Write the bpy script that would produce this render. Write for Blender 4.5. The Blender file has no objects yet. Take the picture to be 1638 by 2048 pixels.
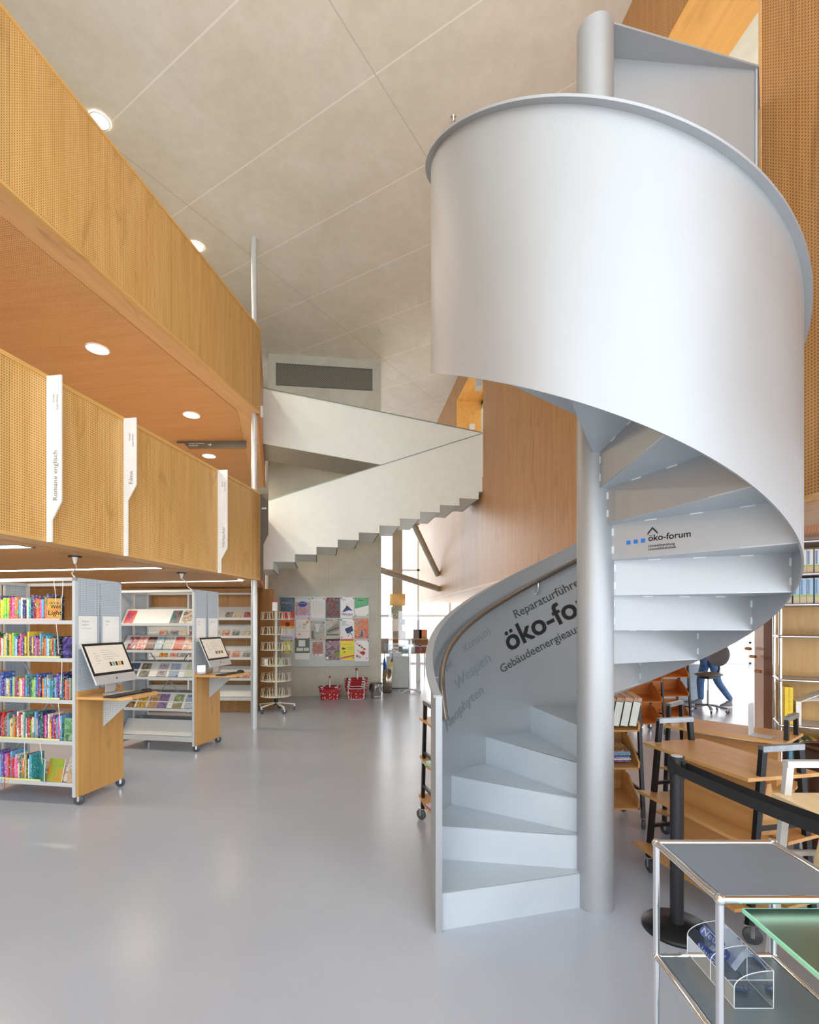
import bpy, math, random
from mathutils import Vector, Matrix, Euler
random.seed(7)
PI = math.pi
SC = bpy.context.scene
COL = SC.collection

# ------------------------------------------------------------------ camera
F, U0, V0, H = 1002.0, 819.0, 1246.0, 1.637      # focal length and horizon in pixels of a 1638 x 2048 frame
cam_d = bpy.data.cameras.new('camera')
cam = bpy.data.objects.new('camera', cam_d); COL.objects.link(cam)
cam.location = (0, 0, H); cam.rotation_euler = (PI/2, 0, 0)
cam_d.sensor_fit = 'HORIZONTAL'; cam_d.sensor_width = 36.0
cam_d.lens = F/1638*36; cam_d.shift_x = 0.0; cam_d.shift_y = (V0-1024)/1638
cam_d.sensor_fit = 'HORIZONTAL'; cam_d.clip_start = 0.02; cam_d.clip_end = 200
SC.camera = cam

# ------------------------------------------------------------------ world, lights, exposure
SC.view_settings.view_transform = 'Standard'
SC.view_settings.look = 'None'
SC.view_settings.gamma = 1.0
SC.view_settings.use_curve_mapping = False
SC.view_settings.exposure = 0.52
w = bpy.data.worlds.new('world'); SC.world = w; w.use_nodes = True
bg = w.node_tree.nodes['Background']
bg.inputs[0].default_value = (0.93, 0.965, 1.0, 1); bg.inputs[1].default_value = 2.1

def area(name, loc, rot, sx, sy, power, color=(1, 1, 1), shape='RECTANGLE'):
    l = bpy.data.lights.new(name, 'AREA'); l.shape = shape; l.size = sx
    if shape == 'RECTANGLE': l.size_y = sy
    l.energy = power; l.color = color
    o = bpy.data.objects.new(name, l); o.location = loc; o.rotation_euler = rot; COL.objects.link(o)
    return o
# daylight of the tall window fronts behind and beside the photographer, and of the far facade, plus an added ceiling fill
area('daylight_rear', (1.0, -7.0, 3.8), (PI/2, 0, 0), 22, 7.4, 110, (0.86, 0.93, 1.0))
area('ceiling_fill', (1.5, -5.0, -.6), (math.radians(148), 0, 0), 18, 4, 560, (1.0, 0.97, 0.94))  # unseen light added low behind the camera to brighten the ceiling from below
area('daylight_right', (12.5, 2.0, 3.8), (PI/2, 0, PI/2), 12, 6, 200, (0.86, 0.93, 1.0))
area('daylight_far', (3.0, 18.8, 3.8), (-PI/2, 0, 0), 14, 7, 300, (1.0, 0.97, 0.93))

# ------------------------------------------------------------------ helpers
def lin(c):
    o = []
    for v in c[:3]:
        v = v/255.0
        o.append(v/12.92 if v <= 0.04045 else ((v+0.055)/1.055)**2.4)
    return (*o, 1.0)

MATS = {}
def new_mat(name):
    m = bpy.data.materials.new(name); m.use_nodes = True
    nt = m.node_tree; b = nt.nodes['Principled BSDF']
    return m, nt, b
def N(nt, t, **kw):
    n = nt.nodes.new(t)
    for k, v in kw.items(): setattr(n, k, v)
    return n
def math_n(nt, op, a, b=None, c=None, clamp=False):
    n = nt.nodes.new('ShaderNodeMath'); n.operation = op; n.use_clamp = clamp
    for i, v in enumerate((a, b, c)):
        if v is None: continue
        if isinstance(v, (int, float)): n.inputs[i].default_value = v
        else: nt.links.new(v, n.inputs[i])
    return n.outputs[0]
def mixc(nt, fac, a, b, mode='MIX'):
    n = nt.nodes.new('ShaderNodeMix'); n.data_type = 'RGBA'; n.blend_type = mode
    for s, v in ((n.inputs[0], fac), (n.inputs[6], a), (n.inputs[7], b)):
        if isinstance(v, (int, float)): s.default_value = v
        elif isinstance(v, tuple): s.default_value = v
        else: nt.links.new(v, s)
    return n.outputs[2]
def obj_coord(nt): return nt.nodes.new('ShaderNodeTexCoord').outputs['Object']
def noise(nt, vec, scale=5, detail=4, rough=0.5, dist=0.0, sc=(1, 1, 1)):
    mp = N(nt, 'ShaderNodeMapping'); mp.inputs['Scale'].default_value = sc
    nt.links.new(vec, mp.inputs[0])
    n = N(nt, 'ShaderNodeTexNoise'); n.inputs['Scale'].default_value = scale
    n.inputs['Detail'].default_value = detail; n.inputs['Roughness'].default_value = rough
    n.inputs['Distortion'].default_value = dist
    nt.links.new(mp.outputs[0], n.inputs['Vector'])
    return n.outputs['Fac']
def ramp(nt, fac, stops):
    r = N(nt, 'ShaderNodeValToRGB'); e = r.color_ramp.elements
    e[0].position, e[0].color = stops[0]; e[1].position, e[1].color = stops[-1]
    for p, c in stops[1:-1]:
        x = e.new(p); x.color = c
    nt.links.new(fac, r.inputs[0]); return r.outputs[0]

def plain(name, col, rough=0.5, metal=0.0, var=0.06, nscale=6.0, spec=0.5, emit=None, es=1.0, bump=0.0):
    if name in MATS: return MATS[name]
    m, nt, b = new_mat(name); c = lin(col)
    f = noise(nt, obj_coord(nt), nscale, 5)
    dk = tuple(x*(1-var) for x in c[:3])+(1,); lt = tuple(min(1, x*(1+var)) for x in c[:3])+(1,)
    nt.links.new(ramp(nt, f, [(0.3, dk), (0.7, lt)]), b.inputs['Base Color'])
    b.inputs['Roughness'].default_value = rough; b.inputs['Metallic'].default_value = metal
    b.inputs['Specular IOR Level'].default_value = spec
    if emit:
        b.inputs['Emission Color'].default_value = lin(emit); b.inputs['Emission Strength'].default_value = es
    if bump:
        bp = N(nt, 'ShaderNodeBump'); bp.inputs['Strength'].default_value = bump; bp.inputs['Distance'].default_value = 0.01
        nt.links.new(f, bp.inputs['Height']); nt.links.new(bp.outputs[0], b.inputs['Normal'])
    MATS[name] = m; return m

def holes(nt, vec, axes, pitch, rad):
    sp = N(nt, 'ShaderNodeSeparateXYZ'); nt.links.new(vec, sp.inputs[0])
    d = None
    for a in axes:
        f = math_n(nt, 'FRACT', math_n(nt, 'DIVIDE', sp.outputs[a], pitch))
        q = math_n(nt, 'SUBTRACT', f, 0.5); q = math_n(nt, 'MULTIPLY', q, q)
        d = q if d is None else math_n(nt, 'ADD', d, q)
    return math_n(nt, 'LESS_THAN', d, rad*rad)

def wood(name, dark, light, grain=2, perf=None, pitch=0.0205, rad=0.22, hole=(95, 60, 25), rough=0.42,
         seam=None, seamw=1.22, gs=1.0, knots=0.35, diag=None):
    if name in MATS: return MATS[name]
    m, nt, b = new_mat(name); v = obj_coord(nt)
    sc = [9.0, 9.0, 9.0]; sc[grain] = 0.55
    f = noise(nt, v, 1.6*gs, 8, 0.62, 0.6, tuple(sc))
    kn = noise(nt, v, 1.1*gs, 5, 0.55, 1.2, tuple(1.0 if i == grain else 3.2 for i in range(3)))
    base = ramp(nt, f, [(0.25, lin(dark)), (0.72, lin(light))])
    kc = ramp(nt, kn, [(0.60, (1, 1, 1, 1)), (0.78, (1-knots, 1-knots*1.15, 1-knots*1.5, 1))])
    colr = mixc(nt, 1.0, base, kc, 'MULTIPLY')
    if seam is not None:
        sp = N(nt, 'ShaderNodeSeparateXYZ'); nt.links.new(v, sp.inputs[0])
        q = math_n(nt, 'DIVIDE', sp.outputs[seam], seamw)
        wn = N(nt, 'ShaderNodeTexWhiteNoise'); wn.noise_dimensions = '1D'
        nt.links.new(math_n(nt, 'FLOOR', q), wn.inputs['W'])
        tint = math_n(nt, 'MULTIPLY_ADD', wn.outputs['Value'], 0.16, 0.90)
        cmb = N(nt, 'ShaderNodeCombineXYZ')
        for i in range(3): nt.links.new(tint, cmb.inputs[i])
        colr = mixc(nt, 1.0, colr, cmb.outputs[0], 'MULTIPLY')
        ln = math_n(nt, 'LESS_THAN', math_n(nt, 'FRACT', q), 0.004/seamw)
        colr = mixc(nt, math_n(nt, 'MULTIPLY', ln, 0.55), colr, lin(hole))
    if perf is not None:
        h = holes(nt, v, perf, pitch, rad)
        colr = mixc(nt, math_n(nt, 'MULTIPLY', h, 0.85), colr, lin(hole))
    nt.links.new(colr, b.inputs['Base Color']); b.inputs['Roughness'].default_value = rough
    MATS[name] = m; return m

def perf_metal(name, col, hole, axes, pitch, rad, rough=0.45, metal=0.0):
    if name in MATS: return MATS[name]
    m, nt, b = new_mat(name); v = obj_coord(nt)
    h = holes(nt, v, axes, pitch, rad)
    nt.links.new(mixc(nt, h, lin(col), lin(hole)), b.inputs['Base Color'])
    b.inputs['Roughness'].default_value = rough; b.inputs['Metallic'].default_value = metal
    MATS[name] = m; return m

def glassy(name, col=(1, 1, 1), alpha=0.15, rough=0.02, gcol=(255, 255, 255)):
    if name in MATS: return MATS[name]
    m = bpy.data.materials.new(name); m.use_nodes = True; nt = m.node_tree; nt.nodes.clear()
    o = N(nt, 'ShaderNodeOutputMaterial'); t = N(nt, 'ShaderNodeBsdfTransparent'); t.inputs[0].default_value = lin(col)
    g = N(nt, 'ShaderNodeBsdfGlossy'); g.inputs[0].default_value = lin(gcol); g.inputs['Roughness'].default_value = rough
    fr = N(nt, 'ShaderNodeFresnel'); fr.inputs[0].default_value = 1.45
    a = math_n(nt, 'ADD', fr.outputs[0], alpha, clamp=True)
    mx = N(nt, 'ShaderNodeMixShader'); nt.links.new(a, mx.inputs[0]); nt.links.new(t.outputs[0], mx.inputs[1])
    nt.links.new(g.outputs[0], mx.inputs[2]); nt.links.new(mx.outputs[0], o.inputs[0])
    MATS[name] = m; return m

class MB:
    """collects shapes and links them as ONE mesh object"""
    def __init__(s, M=None): s.v = []; s.f = []; s.mi = []; s.M = M or Matrix.Identity(4); s.cur = 0; s.sm = []
    def add(s, vs, fs, smooth=False):
        o = len(s.v); s.v += [s.M @ Vector(p) for p in vs]
        for q in fs: s.f.append([i+o for i in q]); s.mi.append(s.cur); s.sm.append(smooth)
        return s
    def mat(s, i): s.cur = i; return s
    def box(s, x0, x1, y0, y1, z0, z1, M=None):
        vs = [(x0,y0,z0),(x1,y0,z0),(x1,y1,z0),(x0,y1,z0),(x0,y0,z1),(x1,y0,z1),(x1,y1,z1),(x0,y1,z1)]
        if M is not None: vs = [M @ Vector(p) for p in vs]
        return s.add(vs, [(0,3,2,1),(4,5,6,7),(0,1,5,4),(1,2,6,5),(2,3,7,6),(3,0,4,7)])
    def bar(s, a, b, wx, wy, up=(0, 0, 1)):
        a = Vector(a); b = Vector(b); d = (b-a); L = d.length; d.normalize(); u = Vector(up)
        if abs(d.dot(u)) > 0.98: u = Vector((1, 0, 0))
        r = d.cross(u).normalized(); u = r.cross(d)
        vs = []
        for p in (a, b):
            for sx, sy in ((-1,-1),(1,-1),(1,1),(-1,1)): vs.append(p + r*sx*wx/2 + u*sy*wy/2)
        return s.add(vs, [(0,1,2,3),(4,7,6,5),(0,4,5,1),(1,5,6,2),(2,6,7,3),(3,7,4,0)])
    def tube(s, pts, r, n=10, cap=True, closed=False):
        pts = [Vector(p) for p in pts]; m = len(pts); vs = []; fs = []
        rr = r if isinstance(r, (list, tuple)) else [r]*m
        prev = None
        for i, p in enumerate(pts):
            if closed: d = pts[(i+1) % m]-pts[i-1]
            else: d = pts[min(i+1, m-1)]-pts[max(i-1, 0)]
            d.normalize()
            if prev is None:
                a = Vector((0, 0, 1)) if abs(d.z) < 0.9 else Vector((1, 0, 0)); a = (a - d*a.dot(d)).normalized()
            else: a = (prev - d*prev.dot(d)).normalized()
            prev = a; b = d.cross(a)
            for k in range(n):
                t = 2*PI*k/n; vs.append(p + (a*math.cos(t)+b*math.sin(t))*rr[i])
        for i in range(m if closed else m-1):
            j = (i+1) % m
            for k in range(n): fs.append((i*n+k, i*n+(k+1) % n, j*n+(k+1) % n, j*n+k))
        s.add(vs, fs, True)
        if cap and not closed:
            s.add(vs[:n], [tuple(range(n))[::-1]]); s.add(vs[-n:], [tuple(range(n))])
        return s
    def cyl(s, x, y, z0, z1, r, n=24, r1=None): return s.tube([(x, y, z0), (x, y, z1)], [r, r if r1 is None else r1], n)
    def lathe(s, prof, n=32, x=0, y=0):
        vs = []; fs = []
        for r, z in prof:
            for k in range(n): t = 2*PI*k/n; vs.append((x+r*math.cos(t), y+r*math.sin(t), z))
        for i in range(len(prof)-1):
            for k in range(n): fs.append((i*n+k, i*n+(k+1) % n, (i+1)*n+(k+1) % n, (i+1)*n+k))
        return s.add(vs, fs, True)
    def prism(s, poly, z0, z1, M=None):
        n = len(poly); vs = [(x, y, z0) for x, y in poly]+[(x, y, z1) for x, y in poly]
        if M is not None: vs = [M @ Vector(p) for p in vs]
        fs = [tuple(range(n))[::-1], tuple(range(n, 2*n))]
        for i in range(n): fs.append((i, (i+1) % n, (i+1) % n+n, i+n))
        return s.add(vs, fs)
    def ball(s, c, r, n=12, m=8, sc=(1, 1, 1)):
        vs = []; fs = []
        for i in range(m+1):
            a = PI*i/m
            for k in range(n):
                t = 2*PI*k/n
                vs.append((c[0]+r*sc[0]*math.sin(a)*math.cos(t), c[1]+r*sc[1]*math.sin(a)*math.sin(t), c[2]+r*sc[2]*math.cos(a)))
        for i in range(m):
            for k in range(n): fs.append((i*n+k, (i+1)*n+k, (i+1)*n+(k+1) % n, i*n+(k+1) % n))
        return s.add(vs, fs, True)
    def build(s, name, mats, parent=None, bevel=0.0, loc=None, rotz=None):
        me = bpy.data.meshes.new(name); me.from_pydata([tuple(p) for p in s.v], [], s.f)
        if not isinstance(mats, (list, tuple)): mats = [mats]
        for m in mats: me.materials.append(m)
        me.polygons.foreach_set('material_index', s.mi); me.polygons.foreach_set('use_smooth', s.sm)
        me.validate(); me.update()
        import bmesh
        bm = bmesh.new(); bm.from_mesh(me); bmesh.ops.recalc_face_normals(bm, faces=bm.faces); bm.to_mesh(me); bm.free()
        o = bpy.data.objects.new(name, me); COL.objects.link(o)
        if parent is not None: o.parent = parent
        if loc is not None: o.location = loc
        if rotz is not None: o.rotation_euler = (0, 0, rotz)
        if bevel:
            md = o.modifiers.new('bevel', 'BEVEL'); md.width = bevel; md.segments = 2; md.limit_method = 'ANGLE'
        return o

def tag(o, label, cat, group=None):
    o['label'] = label; o['category'] = cat
    if group: o['group'] = group
    return o
def thing(name, label, cat, loc=(0, 0, 0), rotz=0.0, group=None):
    o = bpy.data.objects.new(name, None); o.empty_display_size = 0.05; COL.objects.link(o)
    o.location = loc; o.rotation_euler = (0, 0, rotz)
    return tag(o, label, cat, group)
def struct(o): o['kind'] = 'structure'; return o
def copy_tree(o, parent=None):
    c = o.copy(); COL.objects.link(c); c.parent = parent
    for ch in list(o.children): copy_tree(ch, c)
    return c

FONT_CACHE = {}
def text_geo(txt, size):
    key = (txt,)
    if key not in FONT_CACHE:
        cu = bpy.data.curves.new('t', 'FONT'); cu.body = txt; cu.size = 1.0; cu.resolution_u = 3
        ob = bpy.data.objects.new('t', cu); COL.objects.link(ob)
        dg = bpy.context.evaluated_depsgraph_get(); dg.update()
        me = ob.evaluated_get(dg).to_mesh()
        vs = [tuple(v.co) for v in me.vertices]; fs = [tuple(p.vertices) for p in me.polygons]
        bpy.data.objects.remove(ob); bpy.data.curves.remove(cu)
        FONT_CACHE[key] = (vs, fs)
    vs, fs = FONT_CACHE[key]
    return [(x*size, y*size) for x, y, z in vs], fs
def put_text(mb, txt, size, fn, bold=0):
    vs, fs = text_geo(txt, size)
    mb.add([fn(x, y) for x, y in vs], fs)
    if bold:
        mb.add([fn(x+bold, y) for x, y in vs], fs); mb.add([fn(x, y+bold*0.8) for x, y in vs], fs)
        mb.add([fn(x+bold, y+bold*0.8) for x, y in vs], fs)
    return max(x for x, y in vs)

def text_w(txt):
    vs, _ = text_geo(txt, 1.0); xs_ = [x for x, y in vs]; return max(xs_)-min(xs_)
def at(u, v, Y): return Vector(((u-U0)/F*Y, Y, H-(v-V0)/F*Y))
def on_floor(u, v, z=0.0):
    Y = F*(H-z)/(v-V0); return Vector(((u-U0)/F*Y, Y, z))

# ------------------------------------------------------------------ materials
M_concrete_floor = None
def floor_mat():
    m, nt, b = new_mat('resin_floor'); v = obj_coord(nt)
    f = noise(nt, v, 0.8, 6, 0.6)
    nt.links.new(ramp(nt, f, [(0.3, lin((172, 181, 196))), (0.7, lin((182, 190, 203)))]), b.inputs['Base Color'])  # blue cast of the cool daylight is put into the base colour
    b.inputs['Roughness'].default_value = 0.24
    bp = N(nt, 'ShaderNodeBump'); bp.inputs['Strength'].default_value = 0.05; bp.inputs['Distance'].default_value = 0.02
    nt.links.new(noise(nt, v, 1.6, 4, 0.5), bp.inputs['Height']); nt.links.new(bp.outputs[0], b.inputs['Normal'])
    b.inputs['Specular IOR Level'].default_value = 0.6
    return m
def concrete(name, dark, light, joints=False, rough=0.75):
    m, nt, b = new_mat(name); v = obj_coord(nt)
    f = noise(nt, v, 1.3, 10, 0.62, 0.3, (1, 1, 1)); f2 = noise(nt, v, 7, 8, 0.7)
    c = ramp(nt, f, [(0.3, lin(dark)), (0.7, lin(light))])
    c2 = ramp(nt, f2, [(0.35, (0.93, 0.93, 0.92, 1)), (0.65, (1.0, 1.0, 1.0, 1))])
    c = mixc(nt, 1.0, c, c2, 'MULTIPLY')
    if joints:
        sp = N(nt, 'ShaderNodeSeparateXYZ'); nt.links.new(v, sp.inputs[0])
        for (nx, ny, off, per) in ((0.5225, 0.8526, 4.455, 1.222), (0.8526, -0.5225, -3.17, 3.28)):
            q = math_n(nt, 'ADD', math_n(nt, 'MULTIPLY', sp.outputs[0], nx), math_n(nt, 'MULTIPLY', sp.outputs[1], ny))
            q = math_n(nt, 'FRACT', math_n(nt, 'DIVIDE', math_n(nt, 'SUBTRACT', q, off-20*per-0.006), per))
            l = math_n(nt, 'LESS_THAN', q, 0.016/per)
            c = mixc(nt, math_n(nt, 'MULTIPLY', l, 0.8), c, (0.60, 0.58, 0.52, 1) if ny < 0 else (1.0, 0.98, 0.92, 1))
    else:
        sp = N(nt, 'ShaderNodeSeparateXYZ'); nt.links.new(v, sp.inputs[0])
        for ax, per in ((0, 1.32), (2, 2.62)):
            q = math_n(nt, 'FRACT', math_n(nt, 'DIVIDE', sp.outputs[ax], per))
            l = math_n(nt, 'LESS_THAN', q, 0.01/per)
            c = mixc(nt, math_n(nt, 'MULTIPLY', l, 0.35), c, lin((140, 138, 126)))
    nt.links.new(c, b.inputs['Base Color']); b.inputs['Roughness'].default_value = rough
    return m
M_floor = floor_mat()
M_ceil = concrete('ceiling_concrete', (228, 222, 208), (240, 235, 224), True)
M_wallc = concrete('wall_concrete', (184, 183, 168), (204, 203, 190))
FD, FL = (206, 154, 80), (230, 186, 116)
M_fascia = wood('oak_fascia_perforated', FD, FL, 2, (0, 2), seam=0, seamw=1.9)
M_oak = wood('oak_plain', FD, FL, 2)
M_oak_h = wood('oak_plain_lengthwise', FD, FL, 0)
M_soffit = wood('oak_soffit_perforated', (214, 154, 94), (226, 174, 116), 1, (0, 1), rad=0.20)
M_soffit_plain = wood('oak_soffit_plain', (216, 164, 108), (228, 182, 128), 0)
M_rwall = wood('oak_right_wall_perforated', (178, 124, 68), (204, 152, 92), 2, (0, 2), seam=0, seamw=1.6, rad=0.24)
M_rsoffit = wood('lamplit_soffit_perforated', (236, 140, 52), (246, 160, 70), 0, (0, 1), rad=0.22, pitch=0.026)  # warm glow of lamplight on this soffit is put into its orange colour
M_panel = wood('oak_panel_shelf', (186, 134, 68), (206, 160, 92), 2)
M_desk = wood('oak_desktop', (200, 150, 84), (218, 172, 106), 0)
M_trolley = wood('trolley_beech', (190, 138, 80), (212, 166, 108), 0, knots=0.15, rough=0.35)
M_ply = wood('light_plywood', (222, 196, 148), (238, 216, 172), 0, knots=0.2)
M_back = wood('plywood_back', (176, 134, 72), (200, 160, 96), 2, knots=0.3)
M_door = wood('door_wood', (120, 74, 44), (150, 100, 66), 2, rough=0.2)
def stairpaint():
    m, nt, b = new_mat('silver_stair_paint'); v = obj_coord(nt)
    f = noise(nt, v, 1.2, 6, 0.6, 0.2, (1, 1, 0.4))
    nt.links.new(ramp(nt, f, [(0.3, lin((164, 168, 172))), (0.7, lin((174, 178, 182)))]), b.inputs['Base Color'])
    nt.links.new(ramp(nt, f, [(0.3, (0.46,)*3+(1,)), (0.7, (0.52,)*3+(1,))]), b.inputs['Roughness'])
    b.inputs['Metallic'].default_value = 0.5
    return m
M_stair = stairpaint()
M_tread = plain('step_coating', (186, 196, 204), 0.38, 0.15, 0.05, 3)
M_mainst = plain('white_steel_stair', (236, 243, 236), 0.5, 0.05, 0.02)
M_chrome = plain('chrome_tube', (225, 228, 232), 0.08, 1.0, 0.02)
M_brushed = plain('brushed_steel', (190, 186, 178), 0.28, 1.0, 0.05)
M_column = plain('silver_column_paint', (208, 212, 214), 0.3, 0.4, 0.02)
M_grey = plain('light_grey_powder_coat', (198, 202, 204), 0.4, 0.1, 0.02)
M_greyd = plain('dark_grey_fittings', (95, 102, 104), 0.5, 0.2, 0.03)
M_perf = perf_metal('perforated_grey_steel', (184, 196, 206), (120, 134, 146), (1, 2), 0.0165, 0.24)
M_perfx = perf_metal('perforated_grey_steel_front', (196, 204, 206), (140, 150, 156), (0, 2), 0.018, 0.24)
M_black = plain('black_steel', (34, 36, 40), 0.35, 0.4, 0.05)
M_rubber = plain('grey_rubber', (72, 78, 84), 0.45)
M_blackp = plain('black_plastic', (26, 27, 29), 0.45)
M_white = plain('white_paint', (236, 238, 236), 0.5)
M_paper = plain('paper_white', (244, 244, 240), 0.7)
M_page = plain('book_pages', (236, 230, 214), 0.8)
M_ink = plain('ink_black', (28, 28, 30), 0.6)
M_inkg = plain('ink_grey', (110, 112, 114), 0.6)
M_inkl = plain('ink_light_grey', (150, 160, 160), 0.6)
M_inkm = plain('ink_mid_grey', (122, 130, 132), 0.6)
M_inkd = plain('ink_dark_grey', (70, 72, 74), 0.6)
M_blue = plain('logo_blue', (20, 110, 200), 0.5)
M_dark = plain('sign_dark_grey', (92, 86, 76), 0.5)
M_darkp = perf_metal('dark_sign_perforated', (104, 98, 86), (62, 56, 48), (0, 2), 0.0205, 0.26)
M_alu = plain('aluminium', (208, 210, 212), 0.35, 0.35, 0.02)
M_glass = glassy('clear_glass', (255, 255, 255), 0.02)
M_acryl = glassy('clear_acrylic', (235, 240, 246), 0.06, 0.03)
M_acryl_edge = plain('acrylic_edge', (225, 232, 240), 0.2)
M_greeng = glassy('green_glass', (190, 226, 206), 0.30, 0.30, (170, 200, 180))
M_greenedge = plain('glass_edge_green', (150, 225, 190), 0.15)
M_usm = plain('grey_metal_shelf', (120, 130, 140), 0.3, 0.2, 0.03)
M_lamp = plain('lamp_glow', (255, 250, 240), 0.5, emit=(255, 246, 228), es=9.0)
M_strip = plain('strip_light_glow', (255, 250, 240), 0.5, emit=(255, 240, 214), es=7.0)

# ================================================================== SETTING
struct(MB().box(-11, 18, -3.6, 21, -0.1, 0).build('floor', M_floor))
struct(MB().box(-11, 18, -2.8, 21, 7.61, 7.9).build('ceiling', M_ceil))
struct(MB().box(-40, 60, 21.05, 80, -0.4, -0.12).build('floor_outside', plain('pale_paving', (225, 225, 222), 0.8)))

# ---- concrete wall behind the main stair
wl, wr = Vector((-3.13, 11.10, 0)), Vector((-0.645, 11.42, 0))
ang = math.atan2(wr.y-wl.y, wr.x-wl.x); WLn = (wr-wl).length
struct(MB().box(0, WLn, 0, 0.35, 0, 7.61).build('wall_back', M_wallc, loc=wl, rotz=ang))
def on_wall(u, v, off=0.0):           # point on that wall in its local frame (x along, z up)
    a = (u-U0)/F; d = (wr-wl)/WLn
    Y = (wl.x*d.y - wl.y*d.x)/(a*d.y-d.x)
    P = Vector((a*Y, Y, 0)); return (P-wl).dot(d), H-(v-V0)/F*Y

# ---- left galleries
GR = math.atan2(0.9857, 0.1683); G0 = Vector((-3.633, 0, 0)); TC = 7.864
gd = Vector((0.1683, 0.9857, 0)); gn = Vector((0.9857, -0.1683, 0))
Cn = G0+gd*TC
def gal_local(P): return ((P-G0).dot(gd), -(P-G0).dot(gn))
far = gal_local(Vector((-3.42, 11.95, 0)))
foot = [(-5, .04), (TC-.03, .04), (far[0]-.03, far[1]+.03), (far[0]+3, 7), (-5, 7)]
foot_in = [(-5, 0.30), (TC-0.15, 0.30), (far[0]-0.1, far[1]+0.30), (far[0]+3, 7), (-5, 7)]
endang = math.atan2(far[1], far[0]-TC); endlen = math.hypot(far[0]-TC, far[1])
for (nm, z0, z1) in (('lower', 2.294, 3.65), ('upper', 4.87, 6.19)):
    struct(MB().box(-5, TC, 0, 0.05, z0+0.03, z1-0.035).build('wall_gallery_'+nm, M_fascia, loc=G0, rotz=GR))
    struct(MB().box(-5, TC+0.004, -0.008, 0.12, z1-0.035, z1).build('trim_gallery_top_'+nm, M_oak_h, loc=G0, rotz=GR))
    struct(MB().box(-5, TC+0.004, -0.006, 0.05, z0, z0+0.03).build('trim_gallery_foot_'+nm, M_oak_h, loc=G0, rotz=GR))
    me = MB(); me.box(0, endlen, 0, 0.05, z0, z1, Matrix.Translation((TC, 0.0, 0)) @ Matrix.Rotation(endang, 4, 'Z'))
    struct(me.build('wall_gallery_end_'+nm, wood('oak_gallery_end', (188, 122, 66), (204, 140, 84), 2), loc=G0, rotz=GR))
    struct(MB().prism(foot, z0+0.012, z0+0.26).build('ceiling_gallery_'+nm, M_soffit_plain, loc=G0, rotz=GR))
    struct(MB().prism(foot_in, z0+0.004, z0+0.0115).build('ceiling_gallery_panel_'+nm, M_soffit, loc=G0, rotz=GR))
struct(MB().prism([(-5, .12), (TC-.1, .12), far, (far[0]+3, 7), (-5, 7)], 2.56, 2.58).build('floor_gallery', plain('pale_linoleum', (214, 212, 206), 0.5), loc=G0, rotz=GR))
struct(MB().prism([(-5, .12), (TC-.1, .12), far, (far[0]+3, 7), (-5, 7)], 5.135, 5.16).build('floor_gallery_upper', MATS['pale_linoleum'], loc=G0, rotz=GR))
# back wall below and above the gallery
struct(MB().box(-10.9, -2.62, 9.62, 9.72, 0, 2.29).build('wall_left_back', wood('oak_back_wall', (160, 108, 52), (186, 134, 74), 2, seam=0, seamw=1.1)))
struct(MB().box(-3.50, -3.06, 10.98, 11.06, 0, 2.3).build('wall_beside_column', wood('pale_oak_partition', (196, 160, 112), (208, 174, 126), 2)))
struct(MB().box(-11, -3.3, 13.2, 13.3, 2.5, 7.6).build('wall_gallery_back', M_wallc))
struct(MB().box(-11.1, -11, -5, 21, 0, 7.61).build('wall_left', M_white))
# slender column beside the gallery corner
struct(MB().cyl(-2.412, 7.78, 0, 7.61, 0.043, 24).build('trim_column_left', M_column))

# ---- right wooden wall (raised volume)
def rw(Y): return Vector((2.771-0.1315*Y, Y, 0))
RA = math.atan2(-1, 0.1315)            # local x runs from far to near
R0 = rw(18.2); rd = Vector((0.1315, -1, 0)).normalized(); RLn = (rw(0.2)-R0).length
def rl(Y): return (rw(Y)-R0).length
mb = MB()
ZB = 2.36
T = 0.62                                # thickness of the wall, local +y is away from the hall
a0, a1 = rl(12.3), rl(9.96); b0, b1 = rl(5.55), rl(3.342)
for (x0, x1, z0, z1) in ((0, a0, ZB, 7.61), (a0, a1, 7.1, 7.61), (a0, a1, ZB, 4.55), (a1, b0, ZB, 7.61),
                         (b0, b1, 6.655, 7.61), (b0, b1, ZB, 4.0), (b1, RLn, ZB, 7.61)):
    mb.box(x0, x1, 0, T, z0, z1)
struct(mb.build('wall_right', M_rwall, loc=R0, rotz=RA))
print('rw local y dir', Matrix.Rotation(RA, 3, 'Z') @ Vector((0, 1, 0)))
mb = MB()
mb.box(b1-0.0, b1+0.022, -0.005, T, 4.0, 7.6)
mb.box(0, RLn, -0.004, 0.10, ZB-0.004, ZB+0.04)
struct(mb.build('trim_right_wall', M_soffit_plain, loc=R0, rotz=RA))
mb = MB(); mb.box(0, RLn, 0.0, 0.62, ZB-0.012, ZB-0.005)
struct(mb.build('ceiling_right_edge', wood('pale_oak_edge', (214, 168, 120), (226, 184, 138), 0), loc=R0, rotz=RA))
mb = MB(); mb.box(0.3, RLn, 0.62, 7, ZB+0.002, ZB+0.05)
struct(mb.build('ceiling_right', M_rsoffit, loc=R0, rotz=RA))
for (xa, xb, zz) in ((a0, a1, 7.1), (b0, b1, 6.655)):
    m = MB(); m.box(xa, xb, .004, T, zz-.012, zz-.001).box(xa-.001, xa+.012, .004, T, 4.0, zz-.012)
    struct(m.build('trim_opening_reveal', wood('oak_reveal', (226, 168, 88), (240, 190, 112), 0), loc=R0, rotz=RA))
struct(MB().box(0, RLn, .62, 3.2, 3.9, 3.98).build('floor_right_room', MATS['pale_linoleum'], loc=R0, rotz=RA))
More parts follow.
